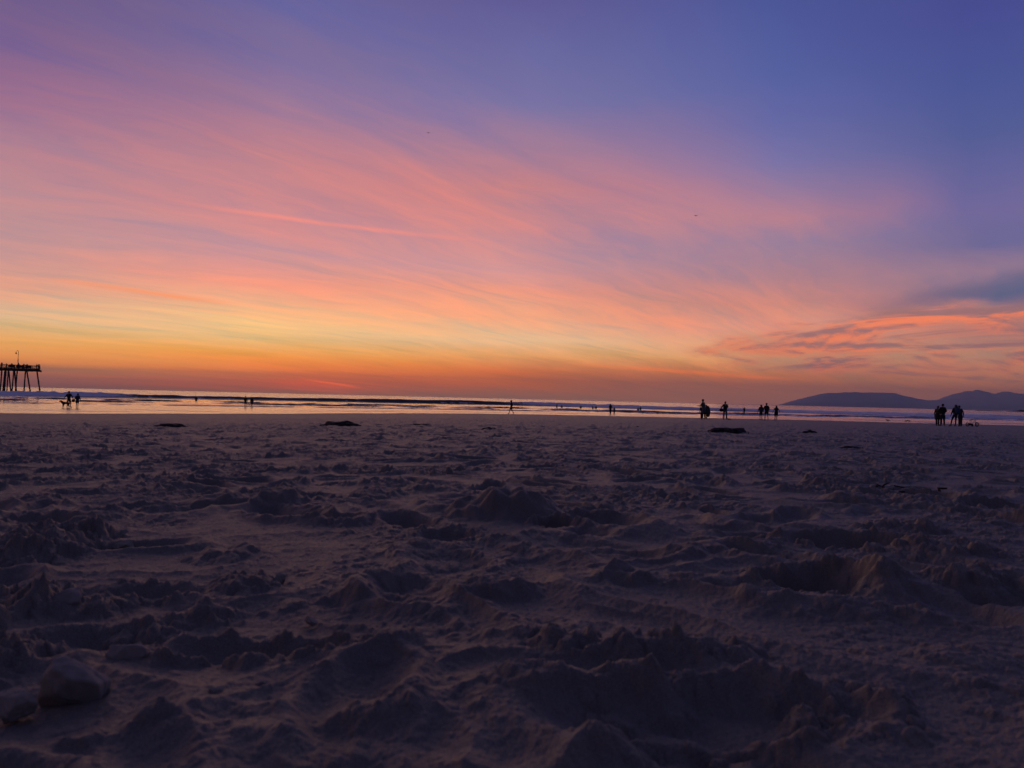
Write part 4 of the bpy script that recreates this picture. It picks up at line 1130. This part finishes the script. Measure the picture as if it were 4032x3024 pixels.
sh = m.build('seashell', mat('shell', (0.62, 0.55, 0.52), .5, .4, var=.12, scale=80)); sh.location = sp + Vector((0, 0, .05))
tag(sh, 'tiny pale shell resting on dark sand near the centre', 'shell')

# loose slabs of caked sand in the left foreground
CAKE = mat('caked_sand', (0.27, 0.25, 0.21), .95, .1, var=.22, scale=55)
def slab(px, py, wpx, hpx, seed, label, tilt=(.2, .1), rz=0.0):
    c = ground(px, py); w = wpx / F * c.y; h = hpx / F * c.y; rg = random.Random(seed)
    bm = bmesh.new(); bmesh.ops.create_icosphere(bm, subdivisions=5, radius=1.0)
    cut = [(Vector((rg.gauss(0, 1), rg.gauss(0, 1), rg.gauss(0, .7))).normalized(), rg.uniform(.50, .85)) for _ in range(13)]
    co = np.array([v.co for v in bm.verts])
    n_ = fbm(co[:, 0] * 2.6 + co[:, 2] * 1.7, co[:, 1] * 2.6 - co[:, 2] * 1.3, seed, 5)
    for v, q_ in zip(bm.verts, n_):
        d = v.co.normalized()
        r_ = 1 / (abs(d.x) ** 4 + abs(d.y) ** 4 + abs(d.z) ** 4) ** .25
        for nn, off in cut:
            k_ = d.dot(nn)
            if k_ > .05: r_ = min(r_, off / k_ * 1.08)
        r_ *= 1 + .085 * float(q_)
        v.co = Vector((d.x * w / 2, d.y * w * .36, d.z * h / 2)) * r_
    me = bpy.data.meshes.new('sand_slab'); bm.to_mesh(me); bm.free()
    me.polygons.foreach_set('use_smooth', [True] * len(me.polygons)); me.materials.append(CAKE)
    o = bpy.data.objects.new('sand_slab', me); COL.objects.link(o)
    o.location = c + Vector((0, 0, h * .10)); o.rotation_euler = (tilt[0], tilt[1], rz)
    tag(o, label, 'sand clod', 'slabs of caked sand')
slab(310, 2730, 260, 200, 1, 'big smooth grey sand slab leaning in the left foreground', (.35, .3), .2)
slab(60, 2800, 180, 130, 2, 'flat topped sand slab cut by the left edge of the photo', (.1, -.1), -.1)
slab(510, 2590, 170, 90, 3, 'pale box shaped sand block behind the big leaning slab', (-.1, .05), .1)
slab(230, 2400, 200, 130, 4, 'dark angular sand slab standing among crumbs at the left', (.5, .15), .1)
slab(355, 2140, 52, 56, 5, 'small upright sand flake poking up at the left', (.2, .2), .5)
slab(490, 2155, 110, 50, 6, 'dark brick like sand clod lying right of an upright flake', (.1, .05), .05)
slab(1100, 2285, 60, 45, 7, 'fist sized clod right of the crumbly left mound', (.1, .2), .4)
slab(1225, 2450, 55, 32, 8, 'dark flat clod tilted on a smooth sand crest', (.2, .4), .2)
slab(1025, 2700, 60, 52, 9, 'reddish brown blurred clod at the lower left of centre', (.2, .4), .6)
slab(845, 2735, 66, 60, 10, 'pointed dark clod in the blurred left foreground', (.4, .2), 1.0)

# ------------------------------------------------------------------ the pier
WD = mat('pier_timber', (0.030, 0.023, 0.019), .85, .2, var=.4, scale=.8)
PD = 250.0
def at(px, py, d=PD):
    r_ = ray(px, py); return Vector((r_.x * d, d, CAMZ + r_.z * d))
O_ = at(154, 1450); deck_z = at(80, 1451).z; RZ = R(31)
UX, UY = Vector((math.cos(RZ), math.sin(RZ), 0)), Vector((-math.sin(RZ), math.cos(RZ), 0))
def along(px, ly):
    """distance along the pier at which the view ray through px crosses the line ly metres in from its near edge"""
    t = ray(px, 1500).x
    return -(O_.x + ly * UY.x - t * (O_.y + ly * UY.y)) / (UX.x - t * UX.y)
pier = empty('pier', (O_.x, O_.y, 0), RZ); tag(pier, 'dark timber fishing pier on tall slanted pilings at the left edge', 'pier')
LEN, WID = 52.0, 9.0
m = MB(); m.box((-LEN / 2, WID / 2, deck_z - .12), (LEN, WID, .24)); m.build('deck', WD, pier)
m = MB()
for y in (.35, WID / 2, WID - .35): m.box((-LEN / 2 + .1, y, deck_z - .55), (LEN, .34, .60))
for k in range(14): m.box((.3 - k * 3.9, WID / 2, deck_z - 1.0 + .25), (.36, WID + .6, .40))
m.build('beams', WD, pier)
m = MB(); m.box((-.4, .4, deck_z - .38), (2.4, .30, .22)); m.build('ledge', WD, pier)
for y, nm in ((.12, 0), (WID - .12, 1)):
    m = MB()
    for z, t_h in ((1.12, .12), (.78, .07), (.46, .07), (.16, .14)): m.box((-LEN / 2, y, deck_z + z), (LEN, .12 if z < 1.1 else .24, t_h))
    rl = m.build('railing', WD, pier)
    for k in range(23):
        m = MB(); m.box((-.1 - k * 2.35, y + .002, deck_z + .54), (.15, .15, 1.08)); m.build('post', WD, rl)
m = MB()
for z in (1.12, .78, .46, .16): m.box((-.06, WID / 2, deck_z + z), (.12, WID - .4, .09))
for k in range(5): m.box((-.06, .8 + k * 1.85, deck_z + .54), (.14, .14, 1.1))
m.build('end_railing', WD, pier)
m = MB()
for x in (-3.2, -5.6, -7.8): m.box((x, .28, deck_z + .62), (1.9, .05, .85))
m.build('railing_panel', WD, pier)
for k, (xt, xb, y, r_) in enumerate([(143, 159.5, .5, .42), (103, 121, .5, .40), (99, 96, .6, .40), (66.5, 62.5, .6, .38), (55, 66, 4.0, .42), (53, 48.5, .6, .36), (32, 44, .5, .38), (31, 28.5, 4.2, .34), (22, 18, .6, .50), (19, 13, 4.4, .45), (6, 2.5, .6, .40), (-10, -6, .6, .4), (-30, -12, .6, .4), (-32, -34, 4, .4), (-60, -62, .6, .4), (-62, -48, .6, .4), (-95, -97, .6, .4), (-130, -118, .6, .4), (-132, -134, .6, .4)]):
    T1 = Vector((along(xt, y), y, deck_z - .3)); B0 = Vector((along(xb, y), y, .5)); dirv = (B0 - T1).normalized()
    B1 = T1 + dirv * ((deck_z + 2.2) / -dirv.z); o_ = Vector(); K = T1.lerp(B1, .80)
    m = MB(); r_ *= .62; m.tube([T1 - o_, K - o_, T1.lerp(B1, .815) - o_, B1 - o_], [r_ * .86, r_ * .92, r_ * 1.40, r_ * 1.3], 12); m.build('piling', WD, pier)
# lamp standard on the deck
lpos = O_ + UX * along(68, 4.5) + UY * 4.5; lp = empty('street_lamp', (lpos.x, lpos.y, deck_z)); tag(lp, 'tall hooked lamp post with bell shaped shade standing on the pier', 'lamp post')
PL = mat('lamp_paint', (0.10, 0.075, 0.05), .6, .3)
ht = at(68, 1380, lpos.y).z - deck_z
m = MB(); m.tube([(0, 0, 0), (0, 0, .25), (0, 0, .30), (0, 0, ht * .58), (0, 0, ht * .60), (0, 0, ht * .92)], [.22, .22, .12, .11, .08, .07], 10); m.build('pole', PL, lp)
m = MB(); m.tube([(0, 0, ht * .92), (-.06, 0, ht * .97), (-.28, 0, ht), (-.52, 0, ht * .99), (-.72, 0, ht * .945), (-.76, 0, ht * .90)], [.07, .07, .065, .06, .055, .05], 8); m.build('arm', PL, lp)
m = MB(); m.loft([((-.76, 0, ht * .915), .05, .05), ((-.77, 0, ht * .89), .13, .13), ((-.78, 0, ht * .865), .20, .20), ((-.79, 0, ht * .835), .36, .36), ((-.79, 0, ht * .828), .34, .34)], 16); m.build('lamp_shade', PL, lp)
m = MB(); m.ell((-.79, 0, ht * .82), (.13, .13, .13), 12, 8); m.build('bulb', mat('glass_dull', (0.2, 0.18, 0.15), .3, .5), lp)
# anglers and strollers on the pier
tops = ['black', 'brown', 'navy', 'black', 'olive', 'black', 'charcoal', 'brown']
for k, (px, hh, lab) in enumerate([(4, 1.86, 'person on the pier at the left edge of the photo'), (23, 1.62, 'shorter person on the pier leaning on the rail right of the first'), (43, 1.74, 'person on the pier bent over the rail left of the lamp post'), (71, 1.78, 'person on the pier just right of the lamp post foot'),
                                   (91, 1.76, 'broad person on the pier beside the third gap in the railing'), (103, 1.72, 'person on the pier beyond a broad neighbour at mid railing'), (142, 1.74, 'person on the pier second from its seaward end'), (150.5, 1.84, 'tall person on the pier at its very end')]):
    q_ = O_ + UX * along(px, 1.0) + UY * 1.0
    person(lab, Vector((q_.x, q_.y, deck_z)), hh, .3 * (k % 3) - .3, dict(legs(-.05, .05), lean=(.08 * ((k % 3) - 1), .12), er=(.17, .10, .68), wr=(.12, .22, .66)), top=tops[k], legs='black', hair=['hood', 'short', 'cap'][k % 3], wide=1.25 if k in (2, 4) else 1.1, group='people on the pier', sub=0)
settle()
# a low reef off the headland
rk = MB(); rg = random.Random(5)
c0 = at(3990, 1614, 1500)
for i in range(14):
    x = (i - 6) * 11 + rg.uniform(-3, 3); s_ = rg.uniform(.5, 1.0)
    ph = rg.uniform(0, 6)
    rk.ell((x, rg.uniform(-6, 6), 0), (12 * s_, 7 * s_, (1.2 + 3.0 * math.exp(-((i - 8.5) / 2.5) ** 2)) * s_), 16, 8, fn=lambda d: 1 + .15 * math.sin(5 * d.x + ph) * math.cos(4 * d.y))
ro_ = rk.build('rock_reef', mat('rock_dark', (0.030, 0.028, 0.030), .9, .2, var=.4, scale=.2)); ro_.location = (c0.x, 1500, 0)
tag(ro_, 'low black rock reef at the waterline by the right edge', 'rocks')
